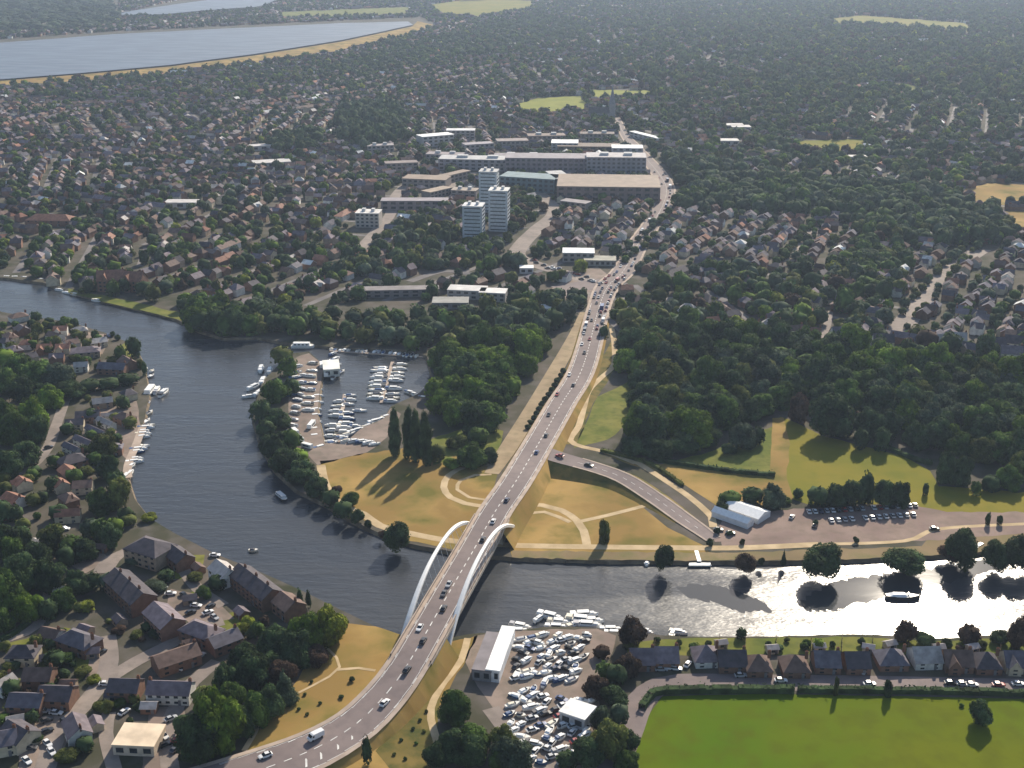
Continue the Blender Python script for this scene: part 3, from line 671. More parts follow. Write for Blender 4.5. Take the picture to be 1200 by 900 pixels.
def proto(kind, w_=10, d=8, eave=5.2, rise=3.0, nwin=2, nch=1, rows=2):
    key = (kind, w_, d, eave, rise, nwin, nch, rows)
    if key in PROTO: return PROTO[key]
    W, Rf = house_local(kind, w_, d, eave, rise); parts = [('wall', W.mesh('house_wall', M['wall']), None), ('roof', Rf.mesh('house_roof', M['roof']), None)]
    hw, hd = w_/2, d/2
    for k in range(nch):
        mb = MB(); x = (hw-.5)*(-1 if k % 2 else 1) if nch < 3 else -hw+w_*(k+.5)/nch
        mb.box(x, .4, eave+rise*.5, 1.0, .7, rise*.5+1.1, col=(.9,.8,.75)); mb.box(x-.2,.4,eave+rise+1.1,.25,.25,.35,col=(.8,.5,.35)); mb.box(x+.2,.4,eave+rise+1.1,.25,.25,.35,col=(.8,.5,.35))
        parts.append(('chimney', mb.mesh('chimney', M['wall']), 'roof'))
    fh = eave/rows
    for r_ in range(rows):
        for k in range(nwin):
            x = -hw+w_*(k+.5)/nwin
            for ax, y in (('y-', -hd), ('y+', hd)):
                if kind == 'cross' and ax == 'y-' and abs(x+hw*.4) < 2.8: y = -hd-1.2; x2 = -hw*.4
                else: x2 = x
                mb = MB(); win(mb, x2, y, r_*fh+fh*.35, min(1.4, w_/nwin*.55), fh*.42, ax); parts.append(('window', mb.mesh('window', M['glass']), None))
    mb = MB(); mb.box(hw*.45 if nwin % 2 == 0 else hw*.55, -hd-.03, 0, .95, .06, 2.1, col=(.5,.5,.5)); parts.append(('door', mb.mesh('door', M['paint']), None))
    PROTO[key] = parts; return parts
ROOFS = {'dark grey':(.085,.075,.085),'brown':(.15,.10,.082),'reddish':(.24,.12,.082),'mauve-grey':(.17,.14,.155),'pale grey':(.38,.35,.33),'slate':(.125,.115,.135)}
WALLS = {'brick':(.20,.115,.08),'white':(.62,.60,.55),'cream':(.50,.43,.31),'tan':(.33,.25,.18)}
HOUSES = []
def add_house(x, y, rot, w_, d, eave, rise, kind, roof, wall, label=None, force=False, nwin=2, nch=1, name=None, rows=2, cat='house'):
    HOUSES.append(dict(x=x,y=y,rot=rot,w=w_,d=d,eave=eave,rise=rise,kind=kind,roof=roof,wall=wall,label=label,force=force,nwin=nwin,nch=nch,name=name,rows=rows,cat=cat))
def house_px(px, py, w_, d, deg, eave, rise, kind, roof, wall, label=None, **k):
    if px < 420 and py > 370: w_ *= .84; d *= .80; eave *= .68; rise *= .66
    p = P(px, py, GZ+eave); add_house(p.x, p.y, R(deg), w_, d, eave, rise, kind, roof, wall, label, True, **k)
def build_house(h, near):
    if h['force']: base = proto(h['kind'], h['w'], h['d'], h['eave'], h['rise'], h['nwin'], h['nch'], h['rows']); sc = (1,1,1)
    else: base = proto(h['kind']); sc = (h['w']/10, h['d']/8, h['eave']/5.2)
    name = h['name'] or 'house'
    o = empty(name, (h['x'], h['y'], GZ), h['rot'], sc); made = {}
    k = random.uniform(.88, 1.12)
    for (nm, me, par) in base:
        if not near and nm in ('window', 'door'): continue
        c = link(nm, me, made.get(par, o)); made.setdefault(nm, c)
        b = ROOFS[h['roof']] if nm == 'roof' else (WALLS[h['wall']] if nm == 'wall' else (WALLS['brick'] if nm == 'chimney' else (.3,.3,.32)))
        c.color = (b[0]*k, b[1]*k, b[2]*k, 1)
    px, py, s = proj(h['x'], h['y'], GZ+h['eave'])
    form = {'gable':'gabled house','hip':'hip-roofed house','cross':'front-gabled house'}[h['kind']]
    tag(o, h['label'] or auto_label(f"{h['roof']} {form} {'with '+h['wall']+' walls ' if 0 else ''}".strip(), px, py), h['cat'], 'houses')
    return o
def kd_build():
    kd = kdtree.KDTree(len(ROADPTS))
    for i,(x,y,h_) in enumerate(ROADPTS): kd.insert((x,y,0), i)
    kd.balance(); return kd
RK = kd_build()
# ---------------------------------------------------------------- individually placed houses
HP = house_px
HP(176,640,20,16,-28,9.5,5,'hip','dark grey','tan','tall hip-roofed brown block at the water edge beside left bank trees',nwin=5,nch=0,name='apartment_block',rows=3,cat='building')
HP(152,688,30,13,-50,8.5,4.5,'gable','dark grey','brick','long dark-roofed terrace with white ridge line facing the courtyard',nwin=8,nch=3,name='terrace',rows=3,cat='building')
HP(192,722,18,12,-50,8.0,4.2,'gable','mauve-grey','brick','mauve-roofed lower end block of the long dark terrace',nwin=5,nch=1,name='terrace',rows=3,cat='building')
HP(300,683,31,12,-50,8.0,4.5,'gable','dark grey','brick','long slate-roofed waterside terrace with pale ridge beside the river',nwin=8,nch=3,name='terrace',rows=3,cat='building')
HP(338,706,12,11,-50,7.0,4,'gable','brown','brick','brown-roofed end house of the waterside terrace near the willow',nwin=3)
HP(262,668,13,10,-50,7.5,4,'gable','pale grey','white','pale-roofed house joining the upper end of the waterside terrace',nwin=3)
HP(209,650,15,10,-48,6.5,4,'gable','dark grey','brick','dark-roofed house between the tall block and the waterside lawn',nwin=3)
HP(236,737,17,11,-30,6.5,3.8,'hip','mauve-grey','brick','mauve hip-roofed house in the inner courtyard',nwin=3)
HP(262,748,13,10,40,6,3.5,'gable','slate','brick','small slate-roofed house at the courtyard end',nwin=3)
HP(206,768,18,11,35,6,3.6,'gable','brown','brick','brown-roofed house angled beside the forked lane',nwin=3)
HP(147,803,12,10,-3,6,3.8,'gable','dark grey','brick','dark-roofed detached house beside the grey-roofed pair near the lane',nwin=3,name='house')
HP(200,806,17,10,-3,6,3.8,'gable','mauve-grey','white','wide mauve-roofed house with dormer row left of the big tree',nwin=5,nch=2)
HP(67,812,13,11,-3,6,4,'gable','dark grey','brick','dark-roofed house next to the green-roofed one near the bottom left',nwin=3)
HP(32,820,13,10,-3,6,3.8,'gable','slate','brick','slate-roofed house left of its dark-roofed neighbour, bottom left',nwin=3)
HP(46,790,11,10,0,6,4,'gable','brown','brick','brown gabled house behind the two bottom left roofs',nwin=2)
HP(27,763,12,10,0,6,4,'hip','dark grey','cream','dark hip-roofed house by the small dry lawn at left',nwin=2)
HP(22,858,12,11,-35,6,4,'gable','dark grey','cream','dark-roofed cream house at the bottom left corner',nwin=3)
HP(3,865,10,11,20,6,4,'gable','slate','cream','slate-roofed house cut by the left frame edge at the bottom',nwin=2)
HP(90,852,12,9,-60,6,3.8,'gable','mauve-grey','white','grey-roofed house with bright white end wall beside the lane',nwin=2)
HP(92,748,17,11,-28,6.5,4,'hip','slate','brick','slate hip-roofed house above the forked lane',nwin=3)
HP(60,742,9,8,-20,5.5,3,'gable','brown','white','small brown-roofed white house near the far left lane',nwin=2)
HP(5,800,8,7,60,5,3,'gable','pale grey','white','small white-walled house at the left frame edge',nwin=2)
HP(46,636,9,6,-35,3.5,1.5,'gable','pale grey','white','small white-roofed outbuilding among dark trees at left',nwin=2,nch=0)
for i,(x,y,l) in enumerate([(84,524,14),(98,516,16),(112,504,17),(124,494,15)]):
    HP(x,y,l,5,-40,4.5,2.2,'gable',['slate','mauve-grey','mauve-grey','pale grey'][i],'white',f"narrow {['slate','mauve','mauve','pale'][i]} roof, {['nearest','second','third','farthest'][i]} of four parallel narrow roofs",nwin=3,nch=0)
HP(84,538,15,12,40,6,4,'hip','dark grey','brick','broad dark hip-roofed house beside the four narrow roofs',nwin=3)
HP(103,486,14,9,12,5.5,3.4,'gable','dark grey','brick','dark-roofed house behind the four narrow roofs',nwin=3)
HP(128,486,13,4,8,3.5,1.5,'gable','pale grey','white','long thin white-roofed shed right of the narrow roofs',nwin=2,nch=0)
HP(146,488,12,9,-35,5.5,3.4,'hip','brown','brick','brown hip-roofed house just inland of the moored boats',nwin=2)
HP(120,470,12,7,20,5,3,'gable','pale grey','tan','pale-roofed house in front of the dark river-point trees',nwin=2)
HP(132,430,19,9,-8,5.5,4,'gable','slate','brick','long slate-roofed house on the river point in front of the brown one',nwin=4,nch=2)
HP(149,424,13,10,-50,5.5,4.2,'gable','brown','brick','brown-roofed house at the tip of the river point',nwin=3)
HP(100,410,20,13,15,5.5,3.4,'hip','mauve-grey','tan','broad grey-roofed villa with yellow lawn on the river point',nwin=4)
HP(113,400,14,8,30,5,3,'gable','pale grey','cream','pale-roofed wing beside the broad grey-roofed villa',nwin=2)
HP(93,386,11,8,25,5,3,'hip','pale grey','cream','cream-roofed house at the top of the river point',nwin=2)
HP(95,428,9,7,10,5,3,'gable','pale grey','white','small white house in trees behind the river-point villas',nwin=2)
# right bottom row between river gardens and lane
ROW = [(752,770,9.5,'mauve-grey','brick','gable'),(780,768,9.5,'mauve-grey','brick','gable'),(827,766,10,'mauve-grey','white','hip'),(857,772,11,'dark grey','brick','gable'),(888,777,10,'brown','brick','hip'),(931,778,10.5,'brown','brick','hip'),(968,773,10,'slate','brick','gable'),(1003,774,9.5,'dark grey','brick','gable'),(1044,770,11.5,'slate','brick','hip'),(1084,768,11,'pale grey','white','gable'),(1121,772,11,'brown','brick','cross'),(1155,774,10,'dark grey','brick','hip'),(1190,773,10,'slate','cream','cross')]
nm = ['leftmost','second','third','fourth','fifth','sixth','seventh','eighth','ninth','tenth','eleventh','twelfth','rightmost']
for i,(x,y,w_,rf,wl,kd) in enumerate(ROW):
    HP(x,y,w_*.86,9.5,random.uniform(-4,4),2.9,3.6,kd,rf,wl,f"{rf} roofed {wl} house, {nm[i]} in the row between river gardens and playing field" if len(f"{rf} {wl}".split())<3 else f"{rf} {wl} house, {nm[i]} in the row between river gardens and field",nwin=2)
for i,(x,y) in enumerate([(845,752),(905,758),(1018,757),(1043,753),(1140,757),(960,756),(1100,757)]):
    HP(x,y,4,3,random.uniform(-20,20),2.2,.8,'gable','pale grey','cream',['pale garden shed behind the dark-roofed fourth house','pale garden shed between fifth and sixth row houses','pale garden shed behind the eighth row house','pale garden shed behind the ninth row house','pale garden shed behind the eleventh row house','pale garden shed behind the seventh row house','pale garden shed behind the white tenth house'][i],nwin=1,nch=0,name='garden_shed',rows=1,cat='shed')
for i,(x,y,dg,l) in enumerate([(222,700,20,'small dark garden shed on the lawn by the waterside terrace'),(188,655,-28,'small garden shed just below the tall hip-roofed block'),(232,664,-50,'small pale shed beside the waterside lawn'),(108,762,10,'small shed at the top of the forked lane'),(133,812,0,'small shed left of the dark-roofed detached house'),(175,826,0,'small shed before the mauve house with dormers'),(80,800,0,'small shed beside the dark-roofed house, bottom left'),(112,846,-60,'small shed right of the white end wall'),(56,770,10,'small shed behind the brown gabled house'),(18,842,20,'small shed above the bottom left corner house'),(222,752,30,'small shed between mauve and brown courtyard houses'),(283,716,-50,'small shed before the waterside terrace'),(140,725,-50,'small shed before the long dark-roofed terrace'),(72,690,0,'small shed in the trees by the far left lane'),(118,640,0,'small shed among trees left of the tall block'),(100,736,-28,'small shed above the slate hip-roofed house')]):
    HP(x,y,6,5,dg,3.4,1.8,'gable',['dark grey','pale grey','brown','mauve-grey'][i%4],['tan','cream','brick'][i%3],l,nwin=1,nch=0,name='garden_shed',rows=1,cat='shed')
# mansions across the upper river and villas by the wood
HP(130,326,18,12,10,8,6,'cross','reddish','brick','large red-roofed mansion above the upper river, left of the other',nwin=4,nch=2,rows=3)
HP(158,327,14,12,-10,8,5.5,'cross','reddish','brick','large red-roofed mansion above the upper river, right of the other',nwin=4,nch=2,rows=3)
HP(60,256,40,16,-5,5,4,'hip','reddish','brick','broad red-roofed hall far left in the town',nwin=6,nch=0,name='hall',cat='building')
HP(988,392,14,12,0,6,5,'cross','slate','white','villa with bright white gable frame behind the big wood',nwin=3)
for i,(x,y,rf,wl) in enumerate([(806,362,'pale grey','white'),(880,384,'pale grey','cream'),(903,380,'pale grey','white'),(930,388,'brown','cream'),(950,390,'reddish','cream'),(1035,398,'dark grey','white'),(1105,398,'pale grey','white'),(1120,396,'pale grey','cream'),(1165,402,'dark grey','white'),(1190,400,'dark grey','white'),(1185,412,'mauve-grey','white')]):
    HP(x,y,12,9,random.uniform(-25,25),5.5,3.8,random.choice(['hip','cross','gable']),rf,wl,None,nwin=3)
# ---------------------------------------------------------------- individually placed flat-roofed buildings
def flat_building(name, px, py, w_, d, h_, deg, wall, roofc, label, rows=3, cols=6, plant=True, cat='building', band=False, z0=GZ):
    p = P(px, py, z0+h_); o = empty(name, (p.x, p.y, z0), R(deg)); tag(o, label, cat, 'flat-roofed buildings')
    m = MB(); m.box(0,0,-.2,w_,d,h_+.2); c = m.build('wall', M['wall'], o); c.color = (*wall,1)
    m = MB(); m.box(0,0,h_+.003,w_+.5,d+.5,.5); c = m.build('roof', M['flatroof'], o); c.color = (*roofc,1)
    if plant:
        for k in range(2 if w_ > 15 else 1):
            m = MB(); m.box((k-.5)*w_*.4,0,h_+.5,w_*.14,d*.3,2.4,col=(.85,.85,.85)); c = m.build('roof_plant', M['wall'], o); c.color = (.6,.6,.6,1)
    fh = h_/rows
    if band:
        for r_ in range(rows):
            for sy in (-1,1):
                m = MB(); m.box(0, sy*(d/2+.04), r_*fh+fh*.38, w_*.80, .08, fh*.26); m.build('window_band', M['glass'], o)
        for r_ in range(rows):
            m = MB(); m.box(w_/2+.04, 0, r_*fh+fh*.35, .08, d*.8, fh*.42); m.build('window_band', M['glass'], o)
    else:
        for r_ in range(rows):
            for k in range(cols):
                m = MB(); m.box(-w_/2+w_*(k+.5)/cols, -d/2-.03, r_*fh+fh*.3, w_/cols*.55, .06, fh*.5); m.build('window', M['glass'], o)
    return o
W_ = (.50,.50,.50); LG = (.42,.42,.42); BR = (.20,.14,.11); TANR = (.26,.20,.155); WH = (.8,.8,.78); DG = (.16,.16,.17)
FB = flat_building
FB('tower_block',555,240,16,15,30,-8,(.40,.43,.47),(.6,.6,.6),'blue-grey tower block with white roof boxes, nearest of three',10,4,band=True)
FB('tower_block',585,222,16,15,34,-8,(.46,.49,.52),(.62,.62,.6),'pale tower block with white roof boxes, rightmost of three',11,4,band=True)
FB('tower_block',573,200,16,15,36,-8,(.50,.53,.56),LG,'tower block standing behind the other two, farthest of three',12,4,band=True)
FB('shopping_centre',660,183,118,30,17,-3,(.22,.18,.20),(.25,.23,.25),'long dark shopping block crossing the town centre',4,22,False)
FB('shopping_centre',722,182,60,28,20,-3,(.26,.25,.27),(.40,.38,.38),'right part of the long shopping block with pale window bays',5,12)
FB('shopping_centre',713,212,95,60,14,-4,(.20,.15,.14),TANR,'big tan-roofed store in front of the long shopping block',3,12,False)
FB('glazed_hall',622,206,55,26,13,-18,(.12,.17,.19),(.18,.25,.27),'dark teal curved-front hall between towers and tan-roofed store',3,10,False)
FB('office_block',655,205,16,40,13,14,(.24,.21,.22),LG,'narrow slab between the teal hall and the tan-roofed store',3,3,False)
FB('office_block',560,185,80,24,11,-6,(.28,.26,.28),LG,'low grey block behind the towers, left of the shopping block',3,12)
FB('office_block',690,170,70,24,8,-3,BR,(.16,.12,.10),'brown-roofed block behind the shopping block',2,8,False)
FB('office_block',662,166,30,24,10,-3,LG,WH,'white-roofed block behind the shopping block, left of the brown roof',3,5,False)
FB('office_block',735,172,34,22,10,-3,LG,WH,'white roof at the right end behind the shopping block',3,5,False)
FB('office_block',510,158,40,18,12,28,(.4,.38,.38),WH,'white-roofed block angled left behind the town centre',3,6,False)
FB('office_block',540,152,34,16,10,0,(.3,.27,.26),(.6,.6,.6),'pale-roofed block right of the angled white roof in town',3,6,False)
FB('office_block',500,208,44,22,8,-12,(.26,.22,.2),TANR,'tan flat roof left of the tower blocks',2,8,False)
FB('office_block',528,204,50,10,7,52,(.26,.22,.2),TANR,'long thin tan roof running away left of the towers',2,8,False)
FB('office_block',486,234,60,14,8,0,(.24,.2,.2),(.28,.25,.27),'low mauve-roofed block left of the towers',2,8,False)
FB('office_block',432,248,20,16,12,-5,(.42,.38,.34),(.6,.58,.55),'cream square office with pale roof beside the left town road',4,5)
FB('church_hall',757,158,60,8,6,-62,(.4,.4,.4),WH,'long white roof running along the high street top',2,6,False)
o = FB('hall',678,294,24,15,7,-3,(.30,.27,.25),WH,'white-roofed hall beside the busy crossroads',2,5,False)
FB('hall',703,303,24,14,4,-3,(.33,.30,.27),(.30,.29,.24),'low olive-roofed hall right of the white-roofed hall',1,6,False)
FB('school',548,338,26,13,6,-8,(.35,.33,.31),(.58,.56,.54),'pale flat-roofed school wing, right of the two',2,5,False)
FB('school',578,341,18,12,6,-8,(.35,.33,.31),(.62,.60,.58),'small pale flat-roofed annex right of the school wing',2,4,False)
FB('school',470,338,52,10,5,4,(.2,.18,.18),(.20,.18,.18),'long low dark roof behind the marina trees',2,8,False)
FB('school',528,352,24,14,4,0,(.2,.2,.2),(.26,.26,.24),'low grey-green flat roof behind the marina trees',1,4,False)
FB('kiosk',617,313,10,8,4,0,(.5,.5,.5),WH,'small white kiosk beside the wide town road',1,2,False)
FB('kiosk',647,360,14,9,4,0,(.5,.5,.5),WH,'small white-roofed building in trees left of the main road',1,3,False)
FB('kiosk',609,389,9,7,4,0,(.5,.5,.5),WH,'small white roof among trees behind the broad green crowns',1,2,False)
FB('boathouse',587,760,4.6,28,4.5,-11,(.7,.7,.7),(.85,.85,.83),'long narrow white-roofed boatyard shed',1,2,False,'shed')
FB('boathouse',573,764,6.5,24,4,-11,(.25,.24,.24),(.20,.18,.19),'grey-roofed boatyard shed left of the long white one',1,2,False,'shed')
FB('yard_hut',677,832,9,8,4,-30,(.5,.5,.52),WH,'white square-roofed hut among boats in the lower boatyard',1,2,False,'hut')
FB('flat_extension',163,862,13,11,3.5,-4,(.55,.45,.35),(.72,.58,.42),'cream flat-roofed building near the bottom left road',1,3,False)
for i,(px,py,w_,d,deg,l) in enumerate([(556,50,26,16,5,'long white warehouse, leftmost of the distant three'),(565,61,22,14,12,'white warehouse, nearest of the distant three'),(602,51,22,12,15,'white warehouse, rightmost of the distant three'),(680,7,26,20,0,'white shed roof on the top edge, left of two'),(722,7,30,20,0,'white shed roof on the top edge, right of two'),(1080,48,24,16,0,'white roof far away at upper right'),(1050,62,20,14,0,'pale roof far away right of centre'),(860,146,18,12,0,'white roof in the leafy suburb, farther of two'),(852,164,20,12,0,'white roof in the leafy suburb, nearer of two'),(868,148,18,12,0,'white roof beside the farther white suburb roof'),(985,14,22,12,0,'small white roof by the far top field'),(1190,3,30,20,0,'white roof at the top right corner'),(308,170,22,10,20,'white roof strip in the far left town'),(345,157,26,10,15,'pale roof in front of the dark tree clump, left town'),(318,189,30,14,18,'wide pale roof in the left town'),(213,236,22,10,0,'white roof row in the middle left town'),(1005,183,14,8,0,'small white roof behind the belt of trees')]):
    FB('warehouse',px,py,w_*1.3,d*1.4,5,deg,(.4,.4,.4),WH if i < 7 else (.5,.48,.46),l,1,3,False)
for i,(px,py,w_,d,h_,deg,wc,rc,l) in enumerate([
 (612,182,60,22,9,-3,(.28,.25,.25),(.22,.20,.22),'mid grey roof joining the long shopping block on its left'),(590,190,26,18,8,-10,(.3,.27,.26),(.34,.30,.28),'small brownish roof just behind the farthest tower'),
 (640,158,44,18,8,4,(.27,.22,.2),(.20,.15,.13),'brown roof left behind the white roofs of the centre'),(600,164,36,18,8,8,(.27,.24,.22),(.24,.20,.19),'dim brown roof behind the left end of the shopping block'),
 (700,156,40,16,8,-2,(.25,.2,.18),(.15,.12,.11),'dark brown roof in front of the church'),(560,168,34,14,8,20,(.3,.28,.28),(.30,.28,.30),'mauve roof between the angled white roof and the towers'),
 (522,180,40,16,8,-10,(.28,.25,.25),(.26,.23,.24),'mauve-grey roof left of the low grey block'),(470,190,34,14,7,12,(.28,.24,.22),(.22,.18,.17),'brown-grey roof above the tan roofs'),
 (545,222,24,14,6,-12,(.26,.23,.22),(.30,.25,.21),'tan-brown roof just left of the towers'),(512,222,30,12,6,50,(.26,.22,.2),(.33,.26,.2),'thin brown roof left of the nearest tower'),
 (745,212,18,22,9,-4,(.24,.19,.17),(.30,.24,.19),'brown roof at the right end of the tan-roofed store'),(675,236,26,12,6,-30,(.25,.22,.21),(.24,.22,.23),'grey roof in front of the tan-roofed store'),
 (445,170,30,12,7,15,(.3,.27,.26),(.30,.27,.27),'grey roof on the left fringe of the centre'),(490,262,22,12,5,-15,(.3,.28,.27),(.28,.25,.25),'grey roof in the trees left of the nearest tower')]):
    FB('shop_block',px,py,w_,d,h_,deg,wc,rc,l,2,max(3,int(w_/5)),i%2==0)
# marquee
def marquee():
    p = P(872,602); o = empty('marquee', p, R(-42)); tag(o, 'white twin-ridged marquee beside the riverside car park', 'marquee')
    for k,(y,w_,L_) in enumerate([(0,10,20),(-9.5,5,18)]):
        m = MB(); m.box(0,y,0,L_,w_,2.6); c = m.build('side_wall', M['gel'], o); c.color = (.7,.7,.7,1)
        m = MB(); a = [(-L_/2-.2,y-w_/2-.2,2.62),(L_/2+.2,y-w_/2-.2,2.62),(L_/2+.2,y,4.4),(-L_/2-.2,y,4.4)]; b = [(-L_/2-.2,y+w_/2+.2,2.62),(L_/2+.2,y+w_/2+.2,2.62),(L_/2+.2,y,4.4),(-L_/2-.2,y,4.4)]
        m.poly(a); m.poly(b[::-1]); m.poly([a[1],b[1],a[2]]); m.poly([a[0],a[3],b[0]])
        c = m.build('canopy', M['gel'], o); c.color = (.85,.85,.83,1)
marquee()
def church():
    p = P(717,140); o = empty('church', p); tag(o, 'grey church with pointed spire in front of the bright far park', 'church')
    m = MB(); m.box(0,0,0,8,8,20); c = m.build('tower', M['wall'], o); c.color = (.25,.24,.24,1)
    m = MB(); 
    for a,b in (((-4,-4),(4,-4)),((4,-4),(4,4)),((4,4),(-4,4)),((-4,4),(-4,-4))): m.poly([(*a,20.01),(*b,20.01),(0,0,44)])
    c = m.build('spire', M['roof'], o); c.color = (.2,.2,.22,1)
    W,Rf = house_local('gable',26,12,9,7)
    for mb_,nm_,cc in ((W,'nave',(.25,.23,.22)),(Rf,'roof',(.10,.09,.09))):
        mb_.v = [(x-17.2,y,z) for x,y,z in mb_.v]; c = mb_.build(nm_, M['wall'] if nm_=='nave' else M['roof'], o); c.color = (*cc,1)
church()
def stage():
    p = P(818,657,0); o = empty('landing_stage', p); tag(o, 'white T-shaped landing stage on the far river bank', 'landing stage')
    m = MB(); m.box(0,1.2,1.35,1.6,9,.25); m.build('gangway', M['steel'], o); m = MB(); m.box(0,-4.6,.5,9,2.2,.5); m.build('platform', M['steel'], o)
    for x in (-4.5,4.5):
        m = MB(); m.tube((x,-4.6,-2),(x,-4.6,2.2),.18); m.build('pile', M['bark'], o)
stage()
# ---------------------------------------------------------------- trees set one by one
T = tree_px
POP = 'slim poplar on the dry grass below the marina'
for i,(x,y,w_,h_) in enumerate([(463,534,17,56),(479,537,17,60),(488,541,18,60),(500,545,18,62)]): T(x,y,w_,h_,'poplar','dark green',f"tall dark poplar by the marina, {['leftmost of four','second of four from left','third of four from left','rightmost of four'][i]}")
T(464,643,33,42,'bush','dark green','lone dark round tree standing at the water edge left of the bridge',name='broadleaf_tree')
T(708,637,17,30,'oval','olive green','small tree on the dry grass just above the towpath')
T(778,668,24,42,'bush','dark green','dark tree at the far bank left of the landing stage',name='broadleaf_tree')
T(874,670,26,32,'bush','copper-brown','brown bush at the far bank right of the landing stage')
T(918,662,8,20,'cone','dark green','tiny dark conifer on the far bank before the big clump')
T(892,662,8,12,'bush','dark green','tiny bush on the far bank beside the brown bush')
T(962,674,46,52,'bush','dark green','big dark clump on the far bank, leftmost by the glare',name='broadleaf_tree')
T(1060,668,52,42,'bush','dark green','wide dark tree on the far bank above the calm streak',name='broadleaf_tree')
T(1128,662,40,56,'bush','dark green','tall dark tree on the far bank left of the paired ones',name='broadleaf_tree')
T(1114,655,30,26,'bush','copper-brown','brownish low clump at the foot of the tall far bank tree')
T(1165,666,30,44,'bush','dark green','left tree of the dark pair at the right end of the bank',name='broadleaf_tree')
T(1190,666,36,52,'bush','dark green','right tree of the dark pair at the right frame edge',name='broadleaf_tree')
T(1148,848,30,36,'round','dark green','lone dark round tree inside the playing field')
T(979,815,8,22,'oval','olive green','small tree in the hedge by the playing field, left one')
T(1040,816,12,22,'oval','dark green','small tree in the hedge by the playing field, right one')
T(1060,752,28,34,'round','copper-brown','bronze round tree on the near bank against the glare')
T(740,755,36,42,'round','copper-brown','bronze-brown tree at the near bank beside the boatyard')
for i,(x,y,w_,h_,k,c) in enumerate([(868,748,14,16,'round','dark green'),(1083,755,26,22,'bush','dark green'),(1135,752,30,28,'round','copper-brown'),(1170,752,22,20,'bush','dark green'),(1192,758,28,44,'round','copper-brown'),(795,756,10,10,'bush','mid green'),(900,757,8,8,'bush','dark green'),(945,757,10,12,'bush','mid green'),(975,758,8,10,'bush','dark green'),(1010,756,10,12,'bush','dark green'),(1110,758,14,14,'bush','dark green'),(770,752,9,9,'bush','mid green'),(1150,762,14,16,'bush','olive green'),(830,757,10,10,'bush','dark green'),(922,752,8,8,'bush','olive green')]): T(x,y,w_,h_,k,c)
